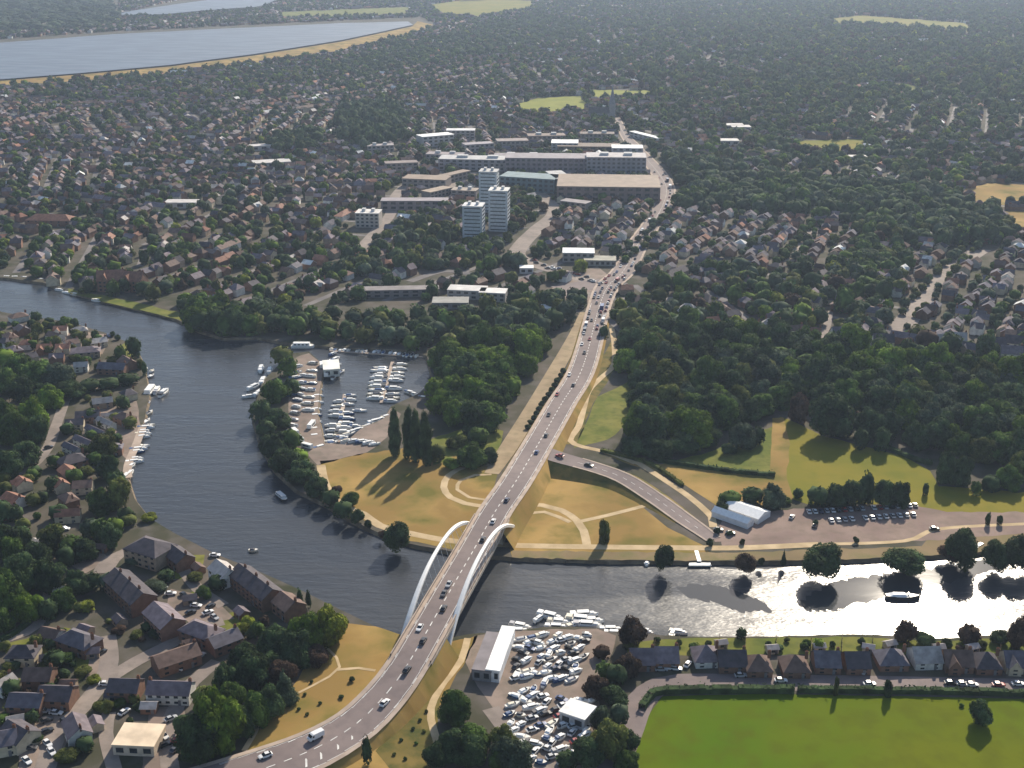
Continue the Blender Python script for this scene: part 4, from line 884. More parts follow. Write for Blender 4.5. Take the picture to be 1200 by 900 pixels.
# bank trees of the left side, bottom left to bridge grass
for x,y,w_,h_,k,c in [(388,752,46,56,'broad','yellow-green'),(362,762,44,56,'round','bright green'),(345,775,50,52,'broad','dark green'),(320,768,40,46,'round','dark green'),(352,712,9,24,'poplar','dark green'),(362,712,8,22,'poplar','dark green'),
  (256,878,66,92,'broad','bright green'),(232,892,50,70,'round','dark green'),(283,862,34,44,'round','dark green'),(300,850,40,52,'broad','mid green'),(316,840,40,48,'round','dark green'),(335,822,34,46,'cone','grey-green'),(330,800,40,38,'round','copper-brown'),(296,805,44,52,'round','dark green'),(265,808,34,42,'broad','dark green'),(285,785,38,42,'round','dark green'),(318,790,34,36,'broad','dark green'),(372,778,30,30,'bush','copper-brown'),(272,832,36,44,'round','mid green'),(238,830,26,34,'round','olive green'),(302,745,20,22,'round','mid green'),(292,735,16,20,'bush','yellow-green'),(318,752,24,24,'bush','dark green'),
  (255,690,26,24,'broad','dark green'),(240,700,20,20,'bush','mid green'),(228,680,22,16,'bush','olive green'),(282,742,20,18,'bush','yellow-green'),
  (103,715,20,17,'round','yellow-green'),(128,690,24,26,'round','grey-green'),(110,690,24,26,'round','dark green'),(92,695,34,36,'broad','dark green'),(75,712,34,32,'round','mid green'),(60,690,40,46,'broad','dark green'),(45,665,40,40,'round','dark green'),(25,690,50,56,'broad','dark green'),(10,715,44,60,'round','mid green'),(35,725,38,42,'broad','bright green'),(8,650,40,46,'round','dark green'),(5,740,30,34,'round','mid green'),
  (128,640,34,36,'broad','dark green'),(100,655,32,32,'round','dark green'),(108,628,30,28,'round','grey-green'),(85,650,30,30,'round','mid green'),(135,626,24,26,'round','bright green'),(150,615,26,20,'broad','olive green'),(175,610,20,14,'bush','yellow-green'),(160,660,22,16,'bush','grey-green'),(182,690,30,18,'bush','grey-green'),(195,680,22,18,'round','dark green'),(70,608,26,24,'round','dark green'),
  (122,535,34,34,'round','olive green'),(128,560,30,36,'broad','dark green'),(140,595,34,44,'round','olive green'),(118,600,34,36,'broad','mid green'),(138,575,26,30,'round','dark green'),(148,612,22,24,'round','dark green'),
  (60,478,34,34,'round','bright green'),(40,500,38,44,'broad','bright green'),(55,470,34,28,'broad','dark green'),(20,520,40,46,'round','mid green'),(5,500,36,40,'broad','mid green'),(30,545,36,38,'broad','dark green'),(10,560,34,40,'round','dark green'),(46,520,28,40,'round','dark green'),(28,470,40,38,'round','dark green'),(8,460,36,36,'round','mid green'),(70,450,40,34,'broad','grey-green'),(45,448,44,36,'broad','mid green'),(20,440,36,32,'round','mid green'),(85,465,36,26,'round','dark green'),(105,458,30,20,'round','dark green'),(128,455,30,18,'broad','dark green'),(150,450,28,16,'round','dark green'),(5,430,30,28,'round','bright green'),
  (142,425,16,24,'round','mid green'),(158,418,20,28,'round','dark green'),(88,384,11,14,'round','dark green'),(112,398,11,14,'round','dark green'),(138,398,8,8,'bush','dark green'),(132,394,8,8,'bush','dark green'),(170,440,8,18,'oval','dark green'),(165,432,10,14,'bush','olive green'),(40,592,20,20,'round','olive green'),(18,610,24,24,'round','dark green'),(62,575,20,22,'round','dark green'),(88,565,24,22,'round','mid green'),(100,560,22,20,'bush','olive green'),
  (120,830,22,16,'bush','olive green'),(110,800,18,14,'bush','yellow-green'),(98,790,22,16,'bush','olive green'),(12,785,18,16,'bush','olive green'),(14,815,24,26,'round','dark green'),(125,835,18,20,'bush','olive green'),(78,890,30,22,'bush','olive green'),(100,880,24,24,'round','dark green'),(65,780,30,26,'round','dark green'),(80,775,20,18,'bush','mid green'),(215,860,24,30,'round','dark green'),(140,828,16,14,'bush','mid green'),(165,830,22,12,'bush','dark green'),(185,745,24,16,'bush','dark green'),(160,748,20,16,'bush','olive green'),(140,742,18,14,'bush','copper-brown'),(42,870,20,16,'bush','dark green')]: T(x,y,w_,h_,k,c)
# peninsula
for x,y,w_,h_,k,c in [(330,425,30,26,'broad','olive green'),(338,440,26,28,'round','mid green'),(322,470,36,34,'broad','mid green'),(342,462,24,24,'round','dark green'),(306,492,28,30,'round','dark green'),(325,500,34,30,'broad','dark green'),(312,512,26,26,'round','dark green'),(322,532,36,34,'broad','dark green'),(340,525,30,30,'round','mid green'),(335,552,38,36,'round','dark green'),(354,565,36,34,'broad','dark green'),(350,545,28,26,'round','bright green'),(372,580,32,30,'round','dark green'),(388,592,24,24,'broad','dark green'),(402,606,26,26,'round','dark green'),(418,612,18,22,'bush','dark green'),(410,592,22,22,'bush','mid green'),(432,618,10,12,'bush','dark green'),(448,630,10,12,'bush','copper-brown'),(395,578,14,14,'bush','copper-brown'),
  (552,545,40,34,'broad','mid green'),(575,540,26,22,'bush','dark green'),(530,548,22,18,'bush','bright green'),(512,540,22,26,'round','olive green'),(560,520,30,26,'round','mid green'),(535,525,24,22,'bush','olive green'),
  (855,592,30,24,'round','mid green'),(882,590,30,28,'broad','dark green'),(905,594,30,34,'broad','grey-green'),(848,598,20,18,'bush','dark green'),(935,583,14,14,'round','dark green'),(922,590,12,10,'bush','mid green'),
  (958,592,30,30,'round','dark green'),(978,592,34,34,'broad','dark green'),(998,592,34,38,'round','dark green'),(1014,590,22,40,'oval','dark green'),(1035,592,28,36,'round','dark green'),(1053,592,28,36,'broad','dark green'),(1084,580,9,16,'oval','dark green'),
  (1008,526,20,30,'round','dark green'),(1032,528,20,32,'round','dark green'),(1108,566,28,44,'round','dark green'),(1126,568,26,40,'round','dark green'),(1143,580,14,20,'round','mid green'),(1160,575,24,24,'broad','dark green'),(1180,572,30,34,'broad','mid green'),(1196,560,34,40,'broad','olive green'),
  (974,510,56,60,'round','dark green'),(1020,512,40,44,'broad','dark green'),(1042,512,34,40,'round','dark green'),(1075,525,34,40,'broad','dark green'),(1098,525,40,46,'round','dark green'),(1125,535,40,40,'broad','mid green'),(1150,540,36,36,'round','olive green'),(935,494,28,40,'round','copper-brown'),(870,525,34,36,'round','grey-green'),(853,532,20,18,'bush','dark green'),(887,520,22,26,'round','dark green'),(830,520,34,30,'broad','dark green'),(800,530,40,34,'broad','dark green'),(770,535,40,32,'broad','dark green'),(742,532,36,28,'round','dark green'),
  (955,616,7,10,'bush','dark green'),(1003,636,8,10,'bush','dark green'),(1157,615,8,16,'oval','dark green'),(1171,615,8,14,'round','dark green'),(840,625,9,10,'bush','dark green'),(855,627,8,8,'bush','dark green'),(832,640,8,12,'bush','dark green'),(870,638,7,9,'bush','olive green'),
  (1127,828,6,6,'bush','mid green')]: T(x,y,w_,h_,k,c)
# boatyard trees
for x,y,w_,h_,k,c in [(534,845,40,48,'round','mid green'),(556,875,40,40,'bush','mid green'),(590,880,36,40,'broad','olive green'),(530,885,44,44,'broad','dark green'),(552,895,44,48,'broad','dark green'),(510,898,30,36,'round','dark green'),(600,898,50,50,'broad','grey-green'),(585,900,30,30,'round','mid green'),(700,815,36,34,'broad','copper-brown'),(720,825,34,30,'round','dark green'),(735,790,34,34,'broad','copper-brown'),(710,795,26,26,'round','mid green'),(722,800,30,30,'round','dark green'),(690,840,24,20,'round','dark green'),(705,855,30,36,'round','grey-green'),(725,850,24,34,'round','grey-green'),(712,885,50,56,'broad','olive green'),(735,880,30,34,'round','dark green'),(690,895,40,40,'round','dark green'),(735,900,36,32,'broad','mid green'),(665,898,28,26,'round','dark green'),(705,770,22,20,'round','copper-brown'),(520,760,10,8,'bush','olive green'),(412,798,8,8,'bush','dark green'),(400,818,7,6,'bush','dark green'),(430,895,14,34,'poplar','dark green')]: T(x,y,w_,h_,k,c)
for i,(x,y) in enumerate([(410,829),(360,838),(350,832),(375,825),(500,835),(492,845),(484,855),(497,858),(488,872),(470,868),(462,885),(475,890),(502,815),(357,815),(340,828),(365,800)]): T(x,y,5,5,'bush',['dark green','olive green','mid green'][i%3])
# dark bushes between the old road and the main road
for i in range(13):
    t = i/12; T(618+(660-618)*t+random.uniform(-1,1), 503+(437-503)*t, 8, 8, 'bush', 'dark green', f"dark bush in the line between old road and main road, {ORD[i] if i else 'nearest'}{'' if i==0 else ' from the near end'}")
# woods: scattered individually, by spacing in metres
def wood(poly, sp, wr, hr, tones, kinds=('round','broad','oval'), p=1.0, seed=1):
    r = random.Random(seed); W = [P(x,y) for x,y in poly]; x0=min(q.x for q in W); x1=max(q.x for q in W); y0=min(q.y for q in W); y1=max(q.y for q in W)
    pw = [(q.x,q.y) for q in W]; y = y0; row = 0
    while y < y1:
        x = x0+(row%2)*sp/2
        while x < x1:
            xx = x+r.uniform(-.38,.38)*sp; yy = y+r.uniform(-.38,.38)*sp
            rc = RK.find((xx,yy,0))
            if rc[2] > ROADPTS[rc[1]][2]+4.5 and inpoly(np.array([xx]), np.array([yy]), pw)[0] and r.random() < p:
                w_ = r.uniform(*wr); add_tree(xx, yy, w_, w_*r.uniform(*hr), r.choice(kinds), r.choice(tones))
            x += sp
        y += sp*.87; row += 1
D='dark green'; Mg='mid green'; B='bright green'; O='olive green'; G='grey-green'; Cc='copper-brown'
wood([(728,388),(800,378),(870,398),(940,405),(1000,412),(1040,432),(1150,438),(1210,440),(1210,560),(1160,560),(1105,520),(1055,500),(1000,492),(940,470),(905,490),(830,522),(760,530),(712,515),(748,490),(748,455),(725,440)], 13, (12,22), (.7,1.05), [D,D,D,Mg,Mg,G,O,B], seed=4)
wood([(505,430),(540,412),(600,405),(630,398),(650,382),(622,430),(585,490),(565,510),(520,500),(505,480),(512,450)], 13, (13,21), (.7,1.0), [D,Mg,Mg,B,B], seed=5)
wood([(240,372),(300,362),(380,372),(470,378),(560,372),(640,350),(690,350),(665,390),(600,410),(540,412),(500,412),(400,404),(340,400),(300,393),(262,392)], 12, (10,16), (.75,1.0), [D,D,Mg,G,O], p=.85, seed=6)
wood([(0,316),(60,318),(130,335),(200,350),(260,362),(240,382),(150,352),(60,326),(0,322)], 13, (8,13), (.8,1.1), [D,Mg,B,O], p=.6, seed=7)
wood([(212,385),(250,365),(285,370),(300,392),(262,396),(235,390)], 9, (13,17), (.85,1.0), [Mg,B,D], seed=27)
wood([(772,180),(830,196),(900,212),(1000,215),(1060,222),(1120,236),(1170,262),(1180,285),(1120,292),(1060,290),(990,262),(900,252),(790,246)], 14, (13,20), (.7,.95), [D,D,D,Mg,G], seed=8)
wood([(730,355),(800,330),(880,318),(960,322),(1040,330),(1080,345),(1050,395),(1000,378),(900,368),(800,380),(735,385)], 13, (8,15), (.75,1.0), [D,Mg,G,O], p=.5, seed=9)
wood([(1000,290),(1060,292),(1070,318),(1040,340),(1000,330)], 13, (11,16), (.75,1.0), [D,Mg,G], p=.8, seed=10)
wood([(1120,350),(1210,340),(1210,395),(1150,385),(1110,395)], 16, (8,13), (.75,1.0), [D,Mg,G], p=.3, seed=28)
wood([(480,262),(540,270),(620,300),(600,330),(520,320),(400,330),(380,310),(440,290)], 14, (10,15), (.75,1.0), [D,Mg,G,O], p=.7, seed=11)
wood([(590,238),(628,240),(612,278),(592,270)], 12, (9,12), (.75,1.0), [D,Mg,Cc], p=.8, seed=12)
wood([(645,222),(730,224),(740,236),(650,242)], 14, (8,13), (.75,1.0), [D,Mg], p=.6, seed=13)
wood([(400,130),(470,125),(480,165),(430,180),(395,165)], 16, (13,18), (.9,1.3), [D,D,G], seed=14)
wood([(315,165),(375,158),(372,178),(318,182)], 16, (13,18), (.8,1.0), [D,D], seed=15)
wood([(380,84),(560,30),(640,22),(700,40),(520,75),(430,92)], 22, (14,20), (.7,.9), [D,G,Mg], p=.7, seed=16)
wood([(-300,-10),(130,2),(140,22),(110,34),(-300,48)], 40, (30,44), (.3,.45), [D,G], p=.9, seed=17)
wood([(0,600),(60,590),(140,600),(150,640),(110,670),(0,700)], 14, (9,13), (.75,1.0), [D,D,Mg,O], p=.35, seed=18)
wood([(0,380),(60,378),(125,400),(150,470),(140,540),(60,560),(0,600)], 11, (4,8), (.7,1.0), [D,Mg,O,O], ('bush','round','broad'), p=.62, seed=51)
wood([(60,700),(200,740),(300,720),(330,760),(240,800),(200,860),(100,850),(0,890),(0,760)], 8, (2.5,6), (.6,1.0), [D,Mg,O,Cc,O,D], ('bush','round','bush'), p=.8, seed=52)
wood([(735,757),(1200,757),(1200,764),(735,764)], 7, (2.5,5), (.6,1.0), [D,Mg,O,Cc,B], ('bush','round','bush'), p=.5, seed=53)
# ---------------------------------------------------------------- the town: streets of houses with garden trees, out to the horizon
manual = [(h['x'],h['y'],max(h['w'],h['d'])) for h in HOUSES]+[(o.location.x,o.location.y,35) for o in ROOTS if o['category']=='building' and o.location.y > 700]
mk = kdtree.KDTree(len(manual))
for i,m in enumerate(manual): mk.insert((m[0],m[1],0), i)
mk.balance()
tk = kdtree.KDTree(len(TREES))
for i,t in enumerate(TREES): tk.insert((t['x'],t['y'],0), i)
tk.balance()
def free(x, y, r_):
    c, i, d = RK.find((x,y,0))
    if d < ROADPTS[i][2]+r_: return False
    c, i, d = mk.find((x,y,0))
    return d > manual[i][2]*.5+r_
TERR = [[(742,250),(1000,256),(1004,298),(960,314),(740,322)],[(1044,290),(1210,288),(1210,398),(1100,398),(1052,380)],[(655,226),(765,226),(735,300),(668,290)]]
def terraces():
    r = random.Random(77)
    for poly,(ax,ay),(bx,by),rs in ((TERR[0],(930,300),(955,268),30),(TERR[1],(1072,362),(1115,315),30),(TERR[2],(731,317),(763,264),26)):
        A=P(ax,ay); B_=P(bx,by); ang=math.atan2(B_.y-A.y,B_.x-A.x); ca,sa=math.cos(ang),math.sin(ang)
        for bi in range(-16,17):
            b=bi*rs/2+ (6 if bi%2 else -6)*.35; a=-420+r.uniform(0,9)
            while a<420:
                x=A.x+a*ca-b*sa; y=A.y+a*sa+b*ca; px,py,_=proj(x,y)
                if inpoly(np.array([px]),np.array([py]),poly)[0]:
                    if free(x,y,4) and r.random()<.72: add_house(x+r.uniform(-3,3),y+r.uniform(-3,3),ang+(math.pi if bi%2 else 0)+r.choice([0,0,math.pi/2])+r.uniform(-.12,.12),r.uniform(6.5,8.5),r.uniform(7,8.5),4.4,2.8,r.choice(['gable','gable','hip','cross']),r.choices(['brown','reddish','mauve-grey','dark grey','pale grey','slate'],[3,1,2,4,.4,3])[0],r.choice(['brick','white','cream','brick']))
                    if r.random()<.72:
                        w_=r.uniform(4,9.5); add_tree(x-sa*rs*.28+r.uniform(-3,3),y+ca*rs*.28,w_,w_*.9,r.choice(['round','broad','bush']),r.choice([D,Mg,O,G]))
                a+=r.uniform(8.2,10.5)
terraces()
def town():
    r = random.Random(21); seeds = []
    yy = 560
    while yy < 5200:
        st = 170 if yy < 1500 else 260
        half = yy*.46+260; x = -half
        while x < half: seeds.append((x+r.uniform(-.35,.35)*st, yy+r.uniform(-.35,.35)*st, r.uniform(0, math.pi), r.random())); x += st
        yy += st
    sk = kdtree.KDTree(len(seeds))
    for i,s in enumerate(seeds): sk.insert((s[0],s[1],0), i)
    sk.balance(); hs = []; ts = []; roads = []
    for si,(sx,sy,ang,q) in enumerate(seeds):
        ca, sa = math.cos(ang), math.sin(ang); far = sy > 2300
        ext = 260 if sy < 1500 else 360
        rowsp = 44 if not far else 50
        b = -ext
        while b < ext:
            a = -ext; step = r.uniform(9,12)*(1 if not far else 1.25)
            while a < ext:
                x = sx+a*ca-b*sa; y = sy+a*sa+b*ca
                _, i, _ = sk.find((x,y,0))
                if i == si:
                    hs += [(x-14*-sa*-1, y, 0)] if False else []
                    for sd_ in (-1,1):
                        o_ = 13*sd_; o_ += r.uniform(-2.5,2.5); j_ = r.uniform(-3,3); hs.append((x-o_*sa+j_*ca, y+o_*ca+j_*sa, ang+(0 if sd_ > 0 else math.pi), q))
                    if r.random() < .8: ts.append((x-23*sa+r.uniform(-6,6), y+23*ca+r.uniform(-6,6)))
                    if r.random() < .8: ts.append((x+23*sa+r.uniform(-6,6), y-23*ca+r.uniform(-6,6)))
                    if r.random() < .45: ts.append((x+5*sa+r.uniform(-3,3), y-5*ca+r.uniform(-3,3)))
                    roads.append((x,y,ang,step))
                a += step
            b += rowsp
    def mask(L):
        A = np.array([(p[0],p[1]) for p in L]); px,py,s = proj(A[:,0],A[:,1]); ok = (px > -140)&(px < 1340)&(py > -45)&(py < 428)&~((px < 230)&(py > 345))&~((px < 60)&(py > 318))
        ok &= ~inpoly(px,py,[(228,372),(320,376),(700,392),(700,440),(200,440)])
        for poly in EXCL: ok &= ~inpoly(px,py,poly)
        return ok, px, py, s
    WP = [[(728,388),(800,378),(870,398),(940,405),(1000,412),(1040,432),(1220,438),(1220,560),(1080,545),(905,500),(700,530),(720,430)],
          [(505,430),(540,408),(660,380),(640,430),(575,510),(510,500)],[(212,385),(250,365),(300,362),(690,350),(600,412),(300,395)],
          [(772,180),(830,196),(900,212),(1060,220),(1120,236),(1170,262),(1180,285),(990,262),(790,246)],[(-400,-40),(140,-5),(140,24),(110,36),(-400,50)],
          [(455,470),(590,480),(690,360),(640,660),(590,660),(340,600),(290,500),(340,400)],[(400,130),(470,125),(480,165),(430,180),(395,165)]]
    WP += TERR
    # houses
    ok,px,py,s = mask(hs)
    # leafiness: gardens and woods take over towards the right and far right
    nz = np.array([[math.sin(x*.0061+1.3)*math.cos(y*.0047)+.5*math.sin(x*.013+y*.011)] for x,y,_,_ in hs]).ravel()
    for k,(x,y,a,q) in enumerate(hs):
        if not ok[k]: continue
        X,Y = px[k],py[k]
        leafy = .09+.38*min(max((X-620)/300,0),1)+.18*nz[k]+(.15 if Y < 60 else 0)+(.2 if 120<Y<190 and 380<X<480 else 0)
        if Y > 225 and X < 800: leafy += .22 if Y < 290 else .36
        if X < 560 and 95 < Y < 235: leafy = .03+.12*max(nz[k],0)
        if (735<X<1000 and 250<Y<320) or (X>1040 and 288<Y<405) or (640<X<760 and 226<Y<300): leafy = .12+.1*nz[k]
        if r.random() < leafy: ts.append((x,y)); continue
        if any(inpoly(np.array([X]),np.array([Y]),w__)[0] for w__ in WP): continue
        if not free(x,y,7): continue
        rf = r.choices(['dark grey','brown','reddish','mauve-grey','pale grey','slate'],[.28,.25,.10,.24,.03,.10])[0]
        wl = r.choices(['brick','white','cream','tan'],[.55,.10,.12,.23])[0]
        big = r.random() < .05
        w_ = r.uniform(7,11.5) if not big else r.uniform(16,34); 
        add_house(x,y,a+(math.pi/2 if r.random()<.3 else 0)+r.uniform(-.12,.12),w_ if Y>60 else w_*1.3,r.uniform(6.5,9),r.uniform(3.6,5.2),2.8,r.choice(['gable','gable','hip','cross']),rf,wl)
    ok,px,py,s = mask(ts)
    for k,(x,y) in enumerate(ts):
        if not ok[k] or not free(x,y,3): continue
        X,Y = px[k],py[k]
        if any(inpoly(np.array([X]),np.array([Y]),w__)[0] for w__ in WP): continue
        big = 1.0+.35*min(max((X-650)/300,0),1)+(.25 if Y<120 else 0); w_ = r.uniform(5,11.5)*big
        add_tree(x,y,w_,w_*r.uniform(.75,1.1),r.choices(['round','broad','oval','cone','bush'],[.35,.3,.15,.06,.14])[0],r.choices(list(TONES),[.38,.24,.05,.14,.03,.06,.10])[0])
    ok,px,py,s = mask(roads); mb = MB()
    for k,(x,y,a,st) in enumerate(roads):
        if not ok[k] or (k % 1): continue
        if any(inpoly(np.array([px[k]]),np.array([py[k]]),w__)[0] for w__ in WP): continue
        c, s_ = math.cos(a)*st*.5, math.sin(a)*st*.5; n = (-math.sin(a)*2.6, math.cos(a)*2.6); z = GZ+.03+(.12 if y > 1800 else 0)
        mb.quad((x-c-n[0],y-s_-n[1],z),(x+c-n[0],y+s_-n[1],z),(x+c+n[0],y+s_+n[1],z),(x-c+n[0],y-s_+n[1],z))
    struct(mb.build('residential_streets', M['street']))
town()
# near-left gaps: a few extra roofs and garden trees inside the riverside village
def village():
    r = random.Random(5); zones = [([(0,372),(60,378),(125,398),(120,420),(60,432),(0,425)],13,.8,['brown','dark grey','reddish','mauve-grey']),
        ([(0,566),(60,548),(100,560),(110,600),(60,625),(0,620)],14,.85,['reddish','brown','mauve-grey','reddish']),
        ([(75,480),(150,462),(165,470),(150,520),(135,540),(70,545)],15,.5,['dark grey','slate','brown']),
        ([(100,765),(140,760),(140,790),(105,790)],16,.3,['brown']),([(0,720),(60,700),(100,720),(60,760),(0,750)],18,.4,['brown','slate'])]
    for poly,sp,pr,rfs in zones:
        W=[P(x,y) for x,y in poly]; x=min(q.x for q in W)
        while x < max(q.x for q in W):
            y=min(q.y for q in W)
            while y < max(q.y for q in W):
                xx=x+r.uniform(-3,3); yy=y+r.uniform(-3,3); px,py,_=proj(xx,yy)
                if inpoly(np.array([px]),np.array([py]),poly)[0] and r.random()<pr*.85 and free(xx,yy,4.5):
                    add_house(xx,yy,R(r.choice([-50,40,-35,10])),r.uniform(7,11),r.uniform(6,8),3.6,2.4,r.choice(['gable','hip','cross']),r.choice(rfs),r.choice(['brick','white','cream']))
                elif inpoly(np.array([px]),np.array([py]),poly)[0] and r.random()<.9:
                    w_=r.uniform(4,9); add_tree(xx,yy,w_,w_*.9,r.choice(['round','bush','broad']),r.choice(['olive green','dark green','mid green']))
                y+=sp
            x+=sp
village()
# ---------------------------------------------------------------- realise houses and trees
def onscreen(x, y, size, z=4):
    px, py, s = proj(x, y, z); return (-size*s*.5 < px < 1200+size*s*.5 and -6 < py < 900+size*s*.8), px, py, s
def realise():
    H1=[];H2=[]
    for h in HOUSES:
        on,px,py,s = onscreen(h['x'],h['y'],h['w']); h['s']=s; h['py']=py
        (H1 if on else H2).append(h)
    H1.sort(key=lambda h: -(h['s']**2*h['w']*h['d']) - (1e9 if h['force'] else 0))
    nh = 0
    for h in H1[:300]: build_house(h, h['py'] > 470 or h['force']); nh+=1
    rest = H1[300:]+H2; items=[]; loc={}
    for k in ('gable','hip','cross'):
        W,Rf = house_local(k); L=[]
        for mb in (W,Rf):
            T_=[]
            for f in mb.f:
                for j in range(1,len(f)-1): T_.append((f[0],f[j],f[j+1]))
            L.append((np.array(mb.v),np.array(T_)))
        loc[k]=L
    for h in rest:
        wh = random.random() < .028
        for (V,T_),b,kk in zip(loc[h['kind']],(WALLS[h['wall']],ROOFS[h['roof']] if not wh else (.6,.6,.58)),(1,1)):
            j=random.uniform(.6,1.35); items.append((V,T_,np.ones(len(T_)),h['x'],h['y'],GZ,h['rot'],h['w']/10,h['d']/8,h['eave']/5.2,(b[0]*j,b[1]*j,b[2]*j)))
    merge(items,'distant_houses',M['farroof'])
    T1=[];T2=[]
    for t in TREES:
        on,px,py,s = onscreen(t['x'],t['y'],t['w']); t['s']=s; t['py']=py
        (T1 if on else T2).append(t)
    bushes=[t for t in T1 if t['kind']=='bush']; trs=[t for t in T1 if t['kind']!='bush']
    key=lambda t: -(t['s']**2*t['w']*(t['h']+t['w']*.4))-(1e9 if t['label'] else 0)
    bushes.sort(key=key); trs.sort(key=key)
    ind=trs[:300]+[b for b in bushes if b['force']][:200]
    ids=set(id(t) for t in ind)
    for i,t in enumerate(ind): build_tree(t,i)
    mid=[];low=[]
    for i,t in enumerate(TREES):
        if id(t) in ids: continue
        b=TONES[t['tone']]; j=random.uniform(.75,1.25); src=(MIDL if t['s']>1.05 else LOW)[t['kind']]; V,T_,C=src[i%len(src)]
        (mid if t['s']>1.05 else low).append((V,T_,C,t['x'],t['y'],GZ,random.uniform(0,6.28),t['w'],t['w'],t['h'],(b[0]*j,b[1]*j,b[2]*j)))
    merge(mid,'middle_distance_trees',M['foliage']); merge(low,'far_off_trees',M['foliage'])
    print('houses',len(HOUSES),'ind',nh,'trees',len(TREES),'ind',len(ind),'mid',len(mid),'low',len(low))
realise()
# ============================================================ HEDGES
def hedge(name, pts, wd, ht, tone, label, dens=14):
    S=spline([(*P(x,y)[:2],GZ,wd) for x,y in pts],2.0); r=np.random.default_rng(int(pts[0][0])); V=[];C=[]
    mb=MB()
    for i in range(len(S)-1):
        s,t=S[i],S[i+1]; d=(t-s)[:2]; L=np.linalg.norm(d); d=d/(L+1e-9); n=np.array((-d[1],d[0])); h0=ht*r.uniform(.8,1.1)
        a=s[:2]-n*wd*.4; b=t[:2]-n*wd*.4; c=t[:2]+n*wd*.4; e=s[:2]+n*wd*.4
        mb.quad((*a,GZ),(*b,GZ),(*b,GZ+h0*.85),(*a,GZ+h0*.85)); mb.quad((*c,GZ),(*e,GZ),(*e,GZ+h0*.85),(*c,GZ+h0*.85)); mb.quad((*a,GZ+h0*.85),(*b,GZ+h0*.85),(*c,GZ+h0*.85),(*e,GZ+h0*.85))
        mb.c[-3:]=[(1,1,1)]*3
        for _ in range(dens):
            q=s[:2]+(t-s)[:2]*r.random()+n*wd*r.uniform(-.5,.5); z=GZ+ht*r.uniform(.1,1.1); k=r.uniform(.6,1.5)
            v=r.normal(size=(3,3))*.38; mb.poly([(q[0]+v[j][0],q[1]+v[j][1],max(z+v[j][2],GZ)) for j in range(3)],(k,k,k))
    o=empty(name,(S[0][0],S[0][1],GZ)); mb.v=[(x-S[0][0],y-S[0][1],z-GZ) for x,y,z in mb.v]
    c=mb.build('foliage',M['foliage'],o); c.color=(*TONES[tone],1); tag(o,label,'hedge')
hedge('hedge',[(752,832),(762,818),(778,812),(850,811),(930,811)],3,2.6,'dark green','dark hedge round the near corner of the playing field')
hedge('hedge',[(935,810),(1000,811),(1090,812),(1210,815)],2.6,2.2,'dark green','dark hedge between the lane and the playing field, right half')
hedge('hedge',[(772,541),(830,550),(880,556),(908,558)],2.2,2.2,'dark green','dark hedge line crossing the grass left of the meadow')
hedge('hedge',[(1040,526),(1068,538),(1092,545)],2.4,2.2,'dark green','short hedge at the top edge of the meadow')
hedge('hedge',[(704,529),(740,538),(768,548),(800,570)],2.0,1.8,'olive green','low hedge between side road and pale footpath')
hedge('hedge',[(50,715),(20,742),(0,752)],2,2,'dark green','dark hedge beside the lane at far left')
def fence(px, y0, y1, label):
    a=P(px,y0); b=P(px+.8,y1); L=(b-a).length; o=empty('garden_fence',a,math.atan2(b.y-a.y,b.x-a.x)); n=max(2,int(L/2.4))
    m=MB(); m.box(L/2,0,.1,L,.05,1.6); m.build('panel',M['oldroad'],o)
    for k in range(n+1): m=MB(); m.box(L*k/n,0,-.2,.14,.14,2.1); m.build('post',M['bark'],o)
    tag(o,label,'fence','garden fences of the riverside row')
for i,x in enumerate([767,795,842,873,909,950,986,1022,1064,1103,1138,1172]):
    fence(x,768,748,f"wooden garden fence running to the river behind the bungalow row")
